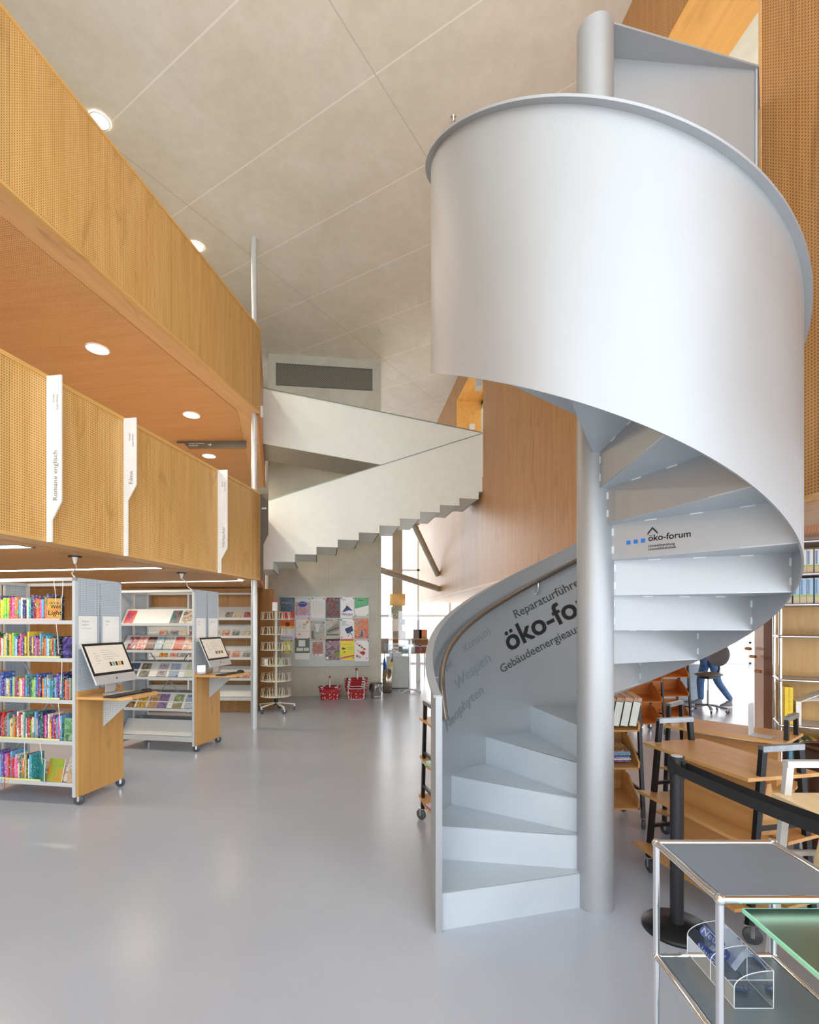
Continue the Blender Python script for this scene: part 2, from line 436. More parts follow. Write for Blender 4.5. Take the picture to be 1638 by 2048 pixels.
# rooms behind the openings
struct(MB().box(0, RLn, 3.2, 3.3, 2.5, 7.6).build('wall_right_room', plain('pale_plaster', (228, 232, 226), 0.7), loc=R0, rotz=RA))
struct(MB().box(0, RLn, 0.62, 3.2, 6.9, 7.0).build('ceiling_right_room', plain('pale_plaster', (228, 232, 226), 0.7), loc=R0, rotz=RA))
area('room_lamp_a', R0+rd*rl(4.6)+Vector((1.9, 0, 6.4)), (0, 0, 0), 1.0, 1.0, 75, (1, .97, .92))
area('room_lamp_b', R0+rd*rl(11)+Vector((1.9, 0, 6.3)), (0, 0, 0), 1.0, 1.0, 80, (1, .92, .8))

# ---- far glass facade
fr = plain('pale_window_frame', (245, 240, 230), 0.5)
xs = [-2.2, 0.35, 1.62, 2.75, 4.3, 6.6, 8.9, 11.2, 13.6, 16.0]
for i in range(len(xs)-1):
    x0, x1 = xs[i], xs[i+1]
    e = bpy.data.objects.new('window_%d' % (i+1), None); COL.objects.link(e); e['kind'] = 'structure'; e.location = (x0, 20.0, 0)
    m = MB(); ww = x1-x0
    m.box(0, 0.045, 0, 0.14, 0, 7.6).box(ww-0.045, ww, 0, 0.14, 0, 7.6)
    for z in (0.02, 0.85 if x0 > 2 else 1.92, 3.75, 5.6, 7.55): m.box(0, ww, 0, 0.14, z-0.04, z+0.04)
    o = m.build('window_frame', fr, e); 
    o = MB().box(0.05, ww-0.05, 0.05, 0.06, 0, 7.6).build('glass_pane', M_glass, e)
# rear hall pillar with ring lamp shade
Pc = at(795, 1180, 16.4)
struct(MB().box(Pc.x-0.16, Pc.x+0.16, 16.24, 16.56, 0, 7.6).build('trim_pillar', plain('beige_pillar', (205, 190, 168), 0.7)))

# ================================================================== SPIRAL STAIR
CX, CY = 1.0778, 2.9089; TH0, DT = -2.465, -0.418; RI = 0.944; TW = 0.009; RR = 0.2
def th(k): return TH0+k*DT
def sp(k, r, z): a = th(k); return (CX+r*math.cos(a), CY+r*math.sin(a), z)
def interp(tab, k):
    for (a, x), (b, y) in zip(tab, tab[1:]):
        if k <= b: return x+(y-x)*(k-a)/(b-a)
    return tab[-1][1]
RT = [(0.9, 1.058), (1.6, 1.082), (2.6, 1.092), (4.3, 1.076), (6, 1.069), (11.4, 1.0), (13, .983), (15.2, .978), (25, .98)]
BT = [(1, -.2), (2, -.215), (10, -.217), (11.5, -.243), (25, -.245)]
def ztop(k): return RR*k+interp(RT, k)
def zbot(k): return max(0.0, RR*k+interp(BT, k))
stair = thing('spiral_staircase', 'silver painted steel spiral staircase with a solid curved balustrade in the foreground', 'staircase', (CX, CY, 0))
SM = Matrix.Translation((-CX, -CY, 0))
K0, K1, ST = 0.97, 20.0, 12
ks = [K0+(K1-K0)*i/(19*ST) for i in range(19*ST+1)]
def ring(profile_fn):
    m = MB(SM); n = len(profile_fn(ks[0]))
    for j in range(n):
        vs = []
        for k in ks: p = profile_fn(k); vs += [sp(k, *p[j]), sp(k, *p[(j+1) % n])]
        m.add(vs, [(2*i, 2*i+1, 2*i+3, 2*i+2) for i in range(len(ks)-1)], True)
    for k, rv in ((ks[0], 1), (ks[-1], -1)):
        m.add([sp(k, *q) for q in profile_fn(k)], [tuple(range(n))[::rv]])
    return m
m = ring(lambda k: [(RI, zbot(k)), (RI, ztop(k)-.012), (RI+TW, ztop(k)-.012), (RI+TW, zbot(k))])
bal = m.build('balustrade', M_stair, stair)
LW = 0.042
m = ring(lambda k: [(RI-.002, ztop(k)-.013), (RI-.002, ztop(k)), (RI+LW, ztop(k)), (RI+LW, ztop(k)-.013)])
m.build('top_rim', M_stair, stair)
m = MB(SM)
a = th(K0); M2 = Matrix.Translation((CX, CY, 0)) @ Matrix.Rotation(a, 4, 'Z')
m.box(RI-.002, RI+.034, -0.002, 0.010, 0, ztop(K0)-.004, M2)
m.build('end_bar', M_stair, stair)
o = MB().cyl(0, 0, 0, 5.07, 0.1014, 64).build('centre_column', M_stair, stair)
M_tab = plain('pale_weld', (214, 218, 220), .5)
def step(k, last=False):
    m = MB(SM); t = 0.006; n = 10
    top = []; 
    rr = [0.10, RI]
    for r in rr:
        for i in range(n+1):
            top.append(sp(k-0.0+i/n*1.02, r, RR*k))
    vs = top+[(x, y, z-t) for x, y, z in top]; N1 = n+1; fsx = []
    for i in range(n):
        fsx += [(i, i+1, N1+i+1, N1+i), (2*N1+i, 3*N1+i, 3*N1+i+1, 2*N1+i+1)]
    fsx += [(0, N1, 3*N1, 2*N1), (n, N1+n, 3*N1+n, 2*N1+n)]
    m.add(vs, fsx)
    return m
for k in range(1, 20):
    o = step(k).build('tread', M_tread, stair)
    a = th(k); M2 = Matrix.Translation((CX, CY, 0)) @ Matrix.Rotation(a, 4, 'Z')
    m = MB(SM); m.box(0.098, RI, -0.006, 0.0, RR*(k-1)-.004, RR*k-.0005, M2)
    rz = m.build('riser', M_tread if k < 6 else M_stair, stair)
    if 6 <= k <= 16:
        for zz in (RR*(k-1)+.03, RR*k-.07):
            m = MB(SM); m.box(.101, .112, -.010, .002, zz, zz+.04, M2); m.build('weld_tab', M_tab, rz)
            m = MB(SM); m.box(RI-.010, RI, -.010, .002, zz, zz+.04, M2); m.build('weld_tab', M_tab, rz)
        for rr_ in (.28, .50, .72):
            m = MB(SM); m.box(rr_, rr_+.06, -.009, .0, RR*k-.012, RR*k-.006, M2); m.build('weld_tab', M_tab, rz)
    if k == 11:
        # lettering on the underside face of this riser
        def rp(u, v):        # pixel to (rho, z) in the riser plane
            ca, sa = math.cos(a), math.sin(a); au = (u-U0)/F
            # (CX+rho ca) = au*(CY+rho sa)
            rho = (au*CY-CX)/(ca-au*sa); Y = CY+rho*sa
            return rho, H-(v-V0)/F*Y
        r0, z0 = rp(1297, 1084)
        R2 = Matrix.Rotation(a, 4, 'Z')
        off = -0.0078
        def fn_factory(r, z):
            return lambda x, y: R2 @ Vector((r+x, off, z+y))
        for tx, ww, uu, vv, bo in (('öko-forum', .205, 1297, 1083, .0012), ('Umweltberatung', .130, 1297.5, 1095, .0004), ('Umweltbibliothek', .137, 1297.5, 1101.5, .0004)):
            t = MB(); r1, z1 = rp(uu, vv); put_text(t, tx, ww/text_w(tx), fn_factory(r1, z1), bo); t.build('lettering', M_ink, rz)
        t = MB()
        r1, z1 = rp(1306, 1054)
        for sx in (-1, 1):
            t.add([R2 @ Vector(q) for q in ((r1, off, z1), (r1+sx*.026, off, z1-.03), (r1+sx*.026, off, z1-.042), (r1, off, z1-.012))], [(0, 1, 2, 3)])
        t.build('arrow_mark', M_ink, rz)
        t = MB()
        for uu, vv in ((1258, 1085.5), (1272.5, 1083.5), (1287, 1081.5)):
            r1, z1 = rp(uu, vv); t.add([R2 @ Vector(q) for q in ((r1-.011, off, z1-.011), (r1+.011, off, z1-.011), (r1+.011, off, z1+.011), (r1-.011, off, z1+.011))], [(0, 1, 2, 3)])
        t.build('blue_squares', M_blue, rz)
# landing, its parapets and cap plate
m = MB(SM); m.prism([(CX+.09, CY+.02), (2.15, 3.09), (2.325, 3.36), (2.20, 4.5), (CX+RI*math.cos(th(20)), CY+RI*math.sin(th(20)))], 3.96, 4.0)
m.build('landing_plate', M_tread, stair)
m = MB(SM); m.bar((1.16, 3.035, 4.46), (2.14, 3.105, 4.46), 0.01, 1.2).bar((2.14, 3.09, 4.46), (2.325, 3.345, 4.46), 0.01, 1.2)
m.bar((CX+RI*math.cos(th(20)), CY+RI*math.sin(th(20)), 4.5), (2.19, 4.5, 4.5), 0.01, 1.1)
m.build('landing_parapet', M_stair, stair)
m = MB(SM); m.prism([(1.165, 2.86), (2.15, 3.082), (2.33, 3.33), (2.31, 3.35), (2.135, 3.112), (1.16, 3.05)], 5.058, 5.07)
m.build('landing_cap', M_stair, stair)
# inner handrail
pts = []
RHd = RI-0.055
for i in range(120):
    k = 1.25+i*(19.6-1.25)/119
    z = ztop(k)-0.135+(-0.0 if k > 1.6 else -0.25*(1.6-k))
    pts.append(Vector(sp(k, RHd, z))-Vector((CX, CY, 0)))
hr = MB().tube(pts, 0.0185, 14).build('handrail', plain('handrail_bronze_steel', (176, 166, 156), 0.22, 0.9, 0.05), stair)
for k in (2.2, 5.1, 8, 11, 14, 17):
    z = ztop(k)-0.135
    p0 = Vector(sp(k, RHd, z-.015)); p1 = Vector(sp(k, RHd, z-.075)); p2 = Vector(sp(k, RHd+.02, z-.095)); p3 = Vector(sp(k, RI, z-.095))
    MB().tube([p-Vector((CX, CY, 0)) for p in (p0, p1, p2, p3)], 0.007, 8).build('rail_bracket', M_chrome, hr)
# curved lettering on the inside of the balustrade
def wallpt(u, v):
    au = (u-U0)/F; A = au*au+1; B = -2*(au*CX+CY); C = CX*CX+CY*CY-RI*RI
    Y = (-B+math.sqrt(B*B-4*A*C))/(2*A); X = au*Y
    return math.atan2(Y-CY, X-CX), H-(v-V0)/F*Y
al = math.atan(0.2/(RI*abs(DT)))
def cyl_text(mb, txt, size, u, v, bold=0.0, slope=al):
    t0, z0 = wallpt(u, v); ca, sa = math.cos(slope), math.sin(slope); r = RI-0.0035
    def fn(x, y):
        s = x*ca-y*sa; z = z0+x*sa+y*ca; t = t0-s/RI
        return (r*math.cos(t), r*math.sin(t), z)
    put_text(mb, txt, size, fn, bold)
m = MB(); cyl_text(m, 'öko-forum', 0.232, 1017, 1305, 0.009); m.build('lettering', M_ink, bal)
m = MB(); cyl_text(m, 'Reparaturführer', 0.092, 1030, 1238, 0.0015); m.build('lettering', M_inkd, bal); m = MB(); cyl_text(m, 'Gebäudeenergieausweis', 0.090, 1003, 1347, 0.0012); m.build('lettering', M_inkd, bal)
m = MB(); cyl_text(m, 'Konsum', 0.092, 929, 1307, 0.001); m.build('lettering', M_inkm, bal)
for tx, sz, uu, vv in (('Wespen', .125, 914, 1382), ('Neophyten', .11, 894, 1466), ('ne', .10, 893, 1345)):
    m = MB(); cyl_text(m, tx, sz, uu, vv, .002); m.build('lettering', M_inkm, bal)

# ================================================================== MAIN STAIR (background)
s_ = 0.945
F0 = Vector((-2.69, 9.88, 0))*s_; F1 = Vector((1.458, 10.6, 0))*s_
fd = (F1-F0).normalized(); run = (F1-F0).length/10
fa = math.atan2(fd.y, fd.x)
ms = thing('main_staircase', 'white steel two flight staircase against the concrete wall in the background', 'staircase', F0, fa)
def fz(v, P): return H-(v-V0)/F*P.y
zz0 = H+(1246-1123.5)/F*F0.y; rise = (H+(1246-983.8)/F*F1.y-zz0)/10
def onf(u, v, dy=0.0):                 # pixel to local (x, z) on plane local y=dy
    a = (u-U0)/F; nrm = Vector((-fd.y, fd.x, 0)); O = F0+nrm*dy
    Y = (O.x*fd.y-O.y*fd.x)/(a*fd.y-fd.x); P = Vector((a*Y, Y, 0)); return (P-O).dot(fd), H-(v-V0)/F*Y
tl = onf(536.5, 1002); tr = onf(965.7, 867.6)
sl = (tr[1]-tl[1])/(tr[0]-tl[0])
XR = tr[0]
# stepped stringer plate of lower flight
poly = [(XR, zz0+rise*10.9), (XR, tr[1]), (-1.0, tl[1]+sl*(-1.0-tl[0]))]
low = []
i = -2
x = -1.0
low = [(-1.0, zz0-rise*2)]
for i in range(-2, 11):
    xa = i*run
    low += [(xa+0.0, zz0+rise*i), (xa+0.0, zz0+rise*(i+1))]
low = [(p[0]+run*0.0, p[1]-rise) for p in low]
# corners were measured at the foot of each notch: i=0 at x=0
low = [(-1.0, zz0-3*rise)]
for i in range(-2, 11):
    low += [(i*run, zz0+rise*(i-1)), (i*run, zz0+rise*i)]
low = [p for p in low if p[0] < XR] + [(XR, zz0+rise*10)]
poly = low + [(XR, tr[1]), (-1.0, tl[1]+sl*(-1.0-tl[0]))]
Mx = Matrix.Rotation(PI/2, 4, 'X')      # (x, z) polygon drawn in the xz plane, thickness along -y
def plate(poly, y0, y1, mat, name, parent):
    m = MB(); n = len(poly)
    vs = [(x, y0, z) for x, z in poly]+[(x, y1, z) for x, z in poly]
    fs = [tuple(range(n)), tuple(range(n, 2*n))[::-1]]+[(i, (i+1) % n, (i+1) % n+n, i+n) for i in range(n)]
    m.add(vs, fs); return m.build(name, mat, parent)
plate(poly, -0.02, 0.0, M_mainst, 'parapet', ms)
plate([(p[0], p[1]) for p in [(XR, tr[1]), (XR, tr[1]+.012), (-1.0, tl[1]+sl*(-1.0-tl[0])+.012), (-1.0, tl[1]+sl*(-1.0-tl[0]))]], -0.03, 0.03, plain('rail_cap_steel', (150, 160, 150), 0.35, 0.6), 'rail_cap', ms)
for i in range(-2, 11):
    m = MB(); m.box(i*run, min((i+1)*run, XR), 0, 1.15, zz0+rise*i-.0, zz0+rise*i+.012)
    m.box(i*run-.012, i*run, 0, 1.15, zz0+rise*(i-1), zz0+rise*i+.012)
    m.build('step', M_mainst, ms)
# upper flight
ul = onf(527.6, 776.5, .08); ut = onf(965.7, 866, .08); bl = onf(527.6, 887, .08); bm_ = onf(762, 929.5, .08)
us = (ut[1]-ul[1])/(ut[0]-ul[0]); bs = (bm_[1]-bl[1])/(bm_[0]-bl[0])
xl = ul[0]-0.7
P = [(xl, bl[1]+bs*(xl-bl[0])), (XR, bl[1]+bs*(XR-bl[0])), (XR, ut[1]), (xl, ul[1]+us*(xl-ul[0]))]
plate(P, 0.08, 0.10, M_mainst, 'parapet', ms)
plate([(xl, P[3][1]), (XR, P[2][1]), (XR, P[2][1]+.012), (xl, P[3][1]+.012)], 0.06, 0.12, MATS['rail_cap_steel'], 'rail_cap', ms)
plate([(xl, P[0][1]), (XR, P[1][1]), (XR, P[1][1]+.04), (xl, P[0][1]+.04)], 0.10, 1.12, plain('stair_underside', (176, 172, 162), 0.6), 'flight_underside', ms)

# wooden braces and tubes near the far opening
for a, b, nm in ((at(878, 1178, 14.5), at(690, 1117, 13.0), 'low'), (at(876, 1151, 14.5), at(776, 941, 13.4), 'high')):
    struct(MB().tube([a, b], 0.085, 18).build('trim_brace_'+nm, plain('brace_steel', (196, 188, 174), .35, .5)))

# ================================================================== GALLERY DETAILS
def glight(name, P, r, label, grp):
    t = thing(name, label, 'ceiling light', P, 0, grp)
    MB().lathe([(r*1.12, 0.004), (r*1.12, -0.004), (r, -0.006), (r, 0.002)], 32).build('trim_ring', M_white, t)
    MB().cyl(0, 0, -0.003, 0.001, r, 32).build('diffuser', M_lamp, t)
    return t
for (u, v, lb) in ((195, 698, 'round recessed downlight in the wooden soffit, nearest to the left picture edge'),
                   (383, 830, 'round recessed downlight in the wooden soffit between the nearest one and the dark hanging sign'),
                   (418, 912, 'round recessed downlight in the wooden soffit just below the dark hanging sign')):
    Y = (4.872-H)*F/(V0-v); P = at(u, v, Y); P.z = 4.8695
    glight('downlight', P, 0.115, lb, 'downlights in the upper gallery soffit')
    area('downlight_beam', P-Vector((0, 0, .02)), (0, 0, 0), .2, .2, 30, (1, .87, .68), 'DISK')
for (u, v, lb) in ((199, 241, 'bright ceiling spotlight peeping over the wooden parapet, nearer one'),
                   (393, 493, 'bright ceiling spotlight peeping over the wooden parapet, farther one')):
    Y = (7.605-H)*F/(V0-v); P = at(u, v, Y); P.z = 7.6
    glight('ceiling_spotlight', P, 0.10, lb, 'spotlights in the concrete ceiling above the gallery')
    area('spot_beam', P-Vector((0, 0, .02)), (0, 0, 0), .25, .25, 20, (1, .87, .68), 'DISK')
# strip lights below the lower gallery
for (u, v, lb) in ((50, 1092, 'recessed strip light in the low soffit, nearest the camera at the left edge'),
                   (318, 1135, 'long recessed strip light in the low soffit above the nearer bookcase'),
                   (484, 1161, 'long recessed strip light in the low soffit above the farther bookcase')):
    Y = (2.297-H)*F/(V0-v); P = at(u, v, Y); P.z = 2.297
    t = thing('strip_light', lb, 'ceiling light', P, math.atan2(0.1683, -0.9857), 'strip lights in the lower gallery soffit')
    MB().box(0, 3.6, -0.075, 0.075, -0.003, 0.0).build('diffuser', M_strip, t)
    MB().box(-.012, 3.612, -0.09, -0.075, -0.006, 0.0).box(-.012, 3.612, 0.075, 0.09, -0.006, 0).box(-.012, 0, -.09, .09, -.006, 0).build('housing', M_greyd, t)
    area('strip_beam', P+Vector((-1.75, .3, -.02)), (0, 0, math.atan2(0.1683, -0.9857)), 3.4, .14, 10, (1, .88, .7))
# blade signs
SR = math.atan2(-0.1683, 0.9857)        # local x points out of the fascia into the hall
def blade(name, t, w, ww, label, words, small, dark=False, zn=0.33):
    P = G0+gd*t+gn*0.004
    z0, z1 = 2.292, 3.635
    o = thing(name, label, 'sign', (P.x, P.y, 0), SR, 'blade signs on the lower gallery')
    poly = [(0, z0), (ww, z0), (ww, z0+zn-.06), (w, z0+zn+.09), (w, z1), (0, z1)]
    n = 6; m = MB()
    vs = [(x, -0.006, z) for x, z in poly]+[(x, 0.006, z) for x, z in poly]
    m.add(vs, [tuple(range(6))[::-1], tuple(range(6, 12))]+[(i, (i+1) % 6, (i+1) % 6+6, i+6) for i in range(6)])
    o2 = m.build('sign_plate', M_darkp if dark else M_white, o)
    m = MB()
    if words:
        put_text(m, words, 0.060, lambda x, y: (w*0.66-y+.012, -0.0072, z0+zn+.095+x))
        put_text(m, small[0], 0.027, lambda x, y: (w*0.55-y, -0.0072, z1-.22+x)); put_text(m, small[1], 0.027, lambda x, y: (w*0.80-y, -0.0072, z1-.28+x))
        m.build('lettering', M_inkg, o2)
    else:
        for q in (0.2, 0.42, 0.62): m.box(q*w, q*w+.018, -.0075, -.007, z1-.24, z1-.215)
        m.build('pictograms', M_white, o2)
def t_at(u):
    a = (u-U0)/F; Y = (G0.x)/(a-0.1707); return Y/0.9857
blade('section_sign', t_at(93), 0.138, 0.05, 'white blade sign lettered Romane englisch on the wooden gallery', 'Romane englisch', ('Kinder', 'Jugendliche'), zn=.235)
blade('section_sign', t_at(247), 0.138, 0.046, 'white blade sign lettered Filme on the wooden gallery', 'Filme', ('Kinder', 'Jugendliche'), zn=0.60)
blade('section_sign', t_at(435), 0.138, 0.05, 'white blade sign lettered Hörbücher on the wooden gallery', 'Hörbücher', ('Kinder', 'Jugendliche'), zn=0.235)
blade('corner_sign', TC+0.004, 0.125, 0.045, 'dark grey perforated blade sign at the far corner of the wooden gallery', None, None, True, zn=0.62)
# hanging dark sign
pa = at(354, 877, 8.90); pb = at(492, 885, 8.86)
hs = thing('hanging_sign', 'dark grey sign with a white arrow hanging under the wooden soffit', 'sign', (pa.x, pa.y, 4.86), math.atan2(pb.y-pa.y, pb.x-pa.x))
L = (pb-pa).length
poly = [(0, 0), (L, 0), (L, -.13), (.22, -.13), (.12, -.03), (0, -.03)]
m = MB(); vs = [(x, -0.01, z) for x, z in poly]+[(x, 0.01, z) for x, z in poly]
m.add(vs, [tuple(range(6)), tuple(range(6, 12))[::-1]]+[(i, (i+1) % 6, (i+1) % 6+6, i+6) for i in range(6)])
o2 = m.build('sign_plate', M_darkp, hs)
m = MB(); put_text(m, 'Mediothek | Umweltberatung', 0.032, lambda x, y: (.22+x*.72, -.0115, -.052+y)); put_text(m, 'Umweltbibliothek', 0.032, lambda x, y: (.22+x*.72, -.0115, -.088+y))
m.bar((.56, -.0115, -.065), (.62, -.0115, -.065), .002, .008); m.bar((.595, -.0115, -.045), (.62, -.0115, -.065), .002, .008); m.bar((.595, -.0115, -.085), (.62, -.0115, -.065), .002, .008)
m.build('lettering', M_white, o2)
# sprinkler heads on the ceiling
for u, v, lb in ((907, 234, 'small chrome sprinkler head on the concrete ceiling left of the spiral rim'), (760, 661, 'small chrome sprinkler head far back on the concrete ceiling')):
    Y = (7.6-H)*F/(V0-v); P = at(u, v, Y); P.z = 7.61
    t = thing('sprinkler_head', lb, 'sprinkler', P)
    MB().lathe([(0.0, -.001), (.035, -.002), (.03, -.012), (.012, -.02), (.012, -.05), (0, -.05)], 16).build('escutcheon', M_chrome, t)
    MB().lathe([(0, -.06), (.02, -.06), (.022, -.064), (0, -.066)], 12).tube([(.012, 0, -.045), (.016, 0, -.055), (.004, 0, -.063)], .002, 6).tube([(-.012, 0, -.045), (-.016, 0, -.055), (-.004, 0, -.063)], .002, 6).build('deflector', M_chrome, t)
# ventilation grille in the concrete wall
x0, zt = on_wall(554, 728); x1, zb = on_wall(743, 780)
g = thing('ventilation_grille', 'dark expanded metal ventilation grille set high in the concrete wall', 'grille', wl+ (wr-wl)/WLn*x0, ang)
m_, nt, b = new_mat('expanded_metal'); v = obj_coord(nt); sp_ = N(nt, 'ShaderNodeSeparateXYZ'); nt.links.new(v, sp_.inputs[0])
q1 = math_n(nt, 'FRACT', math_n(nt, 'ADD', math_n(nt, 'DIVIDE', sp_.outputs[0], .055), math_n(nt, 'DIVIDE', sp_.outputs[2], .04)))
q2 = math_n(nt, 'FRACT', math_n(nt, 'SUBTRACT', math_n(nt, 'DIVIDE', sp_.outputs[0], .055), math_n(nt, 'DIVIDE', sp_.outputs[2], .04)))
q = math_n(nt, 'MAXIMUM', math_n(nt, 'LESS_THAN', q1, .32), math_n(nt, 'LESS_THAN', q2, .32))
nt.links.new(mixc(nt, q, lin((58, 56, 50)), lin((138, 136, 124))), b.inputs['Base Color'])
MB().box(0, x1-x0, -0.006, 0, zb, zt).build('mesh_panel', m_, g)
MB().box(-.02, x1-x0+.02, -.012, 0, zt, zt+.02).box(-.02, x1-x0+.02, -.012, 0, zb-.02, zb).box(-.02, 0, -.012, 0, zb, zt).box(x1-x0, x1-x0+.02, -.012, 0, zb, zt).build('frame', M_greyd, g)

# small fittings around the far landing and gallery end
Pq = at(950, 841, 11.9)
o = MB().box(-.07, .07, -.012, 0, -.07, .07).build('cover_plate', M_white); o.location = (Pq.x-.02, 12.28, Pq.z); o.rotation_euler = (0, 0, -.13)
tag(o, 'square white cover plate on the lit wooden reveal beyond the main staircase', 'cover plate')
Pq = at(958, 771, 10.2)
o = MB().box(-.06, .06, -.22, .0, -.09, .09).build('wall_lamp', M_grey, None, .004); o.location = (1.40, 10.25, Pq.z); tag(o, 'grey box shaped lamp on the wooden wall above the far landing', 'lamp')
Pq = at(523, 825, 7.9)
o = MB().box(-.02, .02, -.03, .03, -.08, .08).build('wall_sensor', M_white, None, .004); o.location = (-2.32, 7.86, Pq.z+.0); tag(o, 'small white sensor at the end of the upper gallery front', 'sensor')
# ================================================================== LIBRARY FURNITURE HELPERS
def castor(parent, x, y, r=0.038, rot=0.6, top=0.11, name='castor'):
    m = MB(Matrix.Translation((x, y, 0)) @ Matrix.Rotation(rot, 4, 'Z'))
    m.cyl(0, 0, top-.028, top, .011, 10).box(-.024, .024, -.017, .017, top-.034, top-.026)
    for sy in (-1, 1): m.box(.004, .022, sy*.0155-.0012, sy*.0155+.0012, r-.010, top-.027)
    c = m.build(name, M_chrome, parent)
    m = MB(Matrix.Translation((x, y, 0)) @ Matrix.Rotation(rot, 4, 'Z') @ Matrix.Translation((.014, 0, r)) @ Matrix.Rotation(PI/2, 4, 'X'))
    m.lathe([(0, -.011), (r*.5, -.011), (r*.55, -.008), (r*.9, -.010), (r, -.006), (r, .006), (r*.9, .010), (r*.55, .008), (r*.5, .011), (0, .011)], 20)
    m.build('wheel', M_rubber, c)
    return c

PAL = {'red': (200, 48, 44), 'orange': (232, 120, 44), 'yellow': (238, 206, 64), 'lime green': (150, 206, 60), 'dark green': (44, 110, 66),
       'teal': (40, 150, 150), 'light blue': (110, 180, 220), 'royal blue': (40, 90, 180), 'navy': (32, 44, 96), 'purple': (110, 70, 160),
       'pink': (226, 90, 160), 'white': (236, 234, 228), 'cream': (228, 214, 184), 'grey': (150, 156, 160), 'black': (34, 34, 38), 'brown': (136, 90, 60),
       'pale green': (170, 204, 170), 'maroon': (130, 36, 50)}
def cover_mat(cn):
    nm = 'cover_'+cn.replace(' ', '_')
    if nm in MATS: return MATS[nm]
    c = PAL[cn]; m, nt, b = new_mat(nm); v = obj_coord(nt)
    oi = N(nt, 'ShaderNodeObjectInfo'); r = oi.outputs['Random']
    ad = N(nt, 'ShaderNodeVectorMath'); ad.operation = 'ADD'; nt.links.new(v, ad.inputs[0])
    cb = N(nt, 'ShaderNodeCombineXYZ'); nt.links.new(math_n(nt, 'MULTIPLY', r, 57.0), cb.inputs[0]); nt.links.new(math_n(nt, 'MULTIPLY', r, 31.0), cb.inputs[2])
    nt.links.new(cb.outputs[0], ad.inputs[1]); vv = ad.outputs[0]
    n1 = noise(nt, vv, 60, 3, 0.6, 0.4, (1.6, 1, 1)); n2 = noise(nt, vv, 9, 1, 0.5, 0.0, (.3, .3, 1))
    inv = (245, 244, 238) if sum(c) < 480 else (40, 50, 90)
    alt = tuple(min(255, int(x*.55+90*random.random())) for x in c)
    k = math_n(nt, 'GREATER_THAN', n2, 0.60)
    col = mixc(nt, k, lin(c), lin(alt))
    t = math_n(nt, 'GREATER_THAN', n1, 0.585)
    col = mixc(nt, math_n(nt, 'MULTIPLY', t, 0.55), col, lin(inv))
    nt.links.new(col, b.inputs['Base Color']); b.inputs['Roughness'].default_value = 0.35
    MATS[nm] = m; return m
def art_mat(nm, cols, scale=7.0):
    nm = 'art_'+nm
    if nm in MATS: return MATS[nm]
    m, nt, b = new_mat(nm); v = obj_coord(nt)
    oi = N(nt, 'ShaderNodeObjectInfo'); cb = N(nt, 'ShaderNodeCombineXYZ')
    nt.links.new(math_n(nt, 'MULTIPLY', oi.outputs['Random'], 40.0), cb.inputs[0])
    ad = N(nt, 'ShaderNodeVectorMath'); ad.operation = 'ADD'; nt.links.new(v, ad.inputs[0]); nt.links.new(cb.outputs[0], ad.inputs[1])
    f = noise(nt, ad.outputs[0], scale, 3, 0.6, 1.5)
    n = len(cols); st = [(0.32+0.36*i/(n-1), tuple(q*.72 for q in lin(c)[:3])+(1,)) for i, c in enumerate(cols)]
    nt.links.new(ramp(nt, f, st), b.inputs['Base Color']); b.inputs['Roughness'].default_value = 0.3
    MATS[nm] = m; return m

BK = {}
def book_tree(parent_loc, rz, w, h, d, cn, label, group, tilt=0.0, name='book'):
    """book standing with its spine towards local -y; w thickness, h height, d depth"""
    t = 0.0022
    m = MB()
    n = 5; prof = []
    for i in range(n+1):
        a = PI*i/n; prof.append((-w/2*math.cos(a), -0.0035*math.sin(a)))
    poly = prof+[(w/2, d), (w/2-t, d), (w/2-t, t), (-w/2+t, t), (-w/2+t, d), (-w/2, d)]
    m.prism(poly, 0, h)
    o = m.build(name, cover_mat(cn)); o.location = parent_loc; o.rotation_euler = Euler((0, tilt, rz), 'XYZ')
    MB().box(-w/2+t, w/2-t, t, d-.005, .003, h-.003).build('pages', M_page, o)
    return tag(o, label, 'book', group)

ORD = ['', 'second ', 'third ', 'fourth ', 'fifth ', 'sixth ', 'seventh ', 'eighth ', 'ninth ', 'tenth ']
def nth(i):
    names = {1: 'first', 2: 'second', 3: 'third'}
    if i in names: return names[i]
    return '%d%s' % (i, 'st' if i % 10 == 1 and i != 11 else 'nd' if i % 10 == 2 and i != 12 else 'rd' if i % 10 == 3 and i != 13 else 'th')

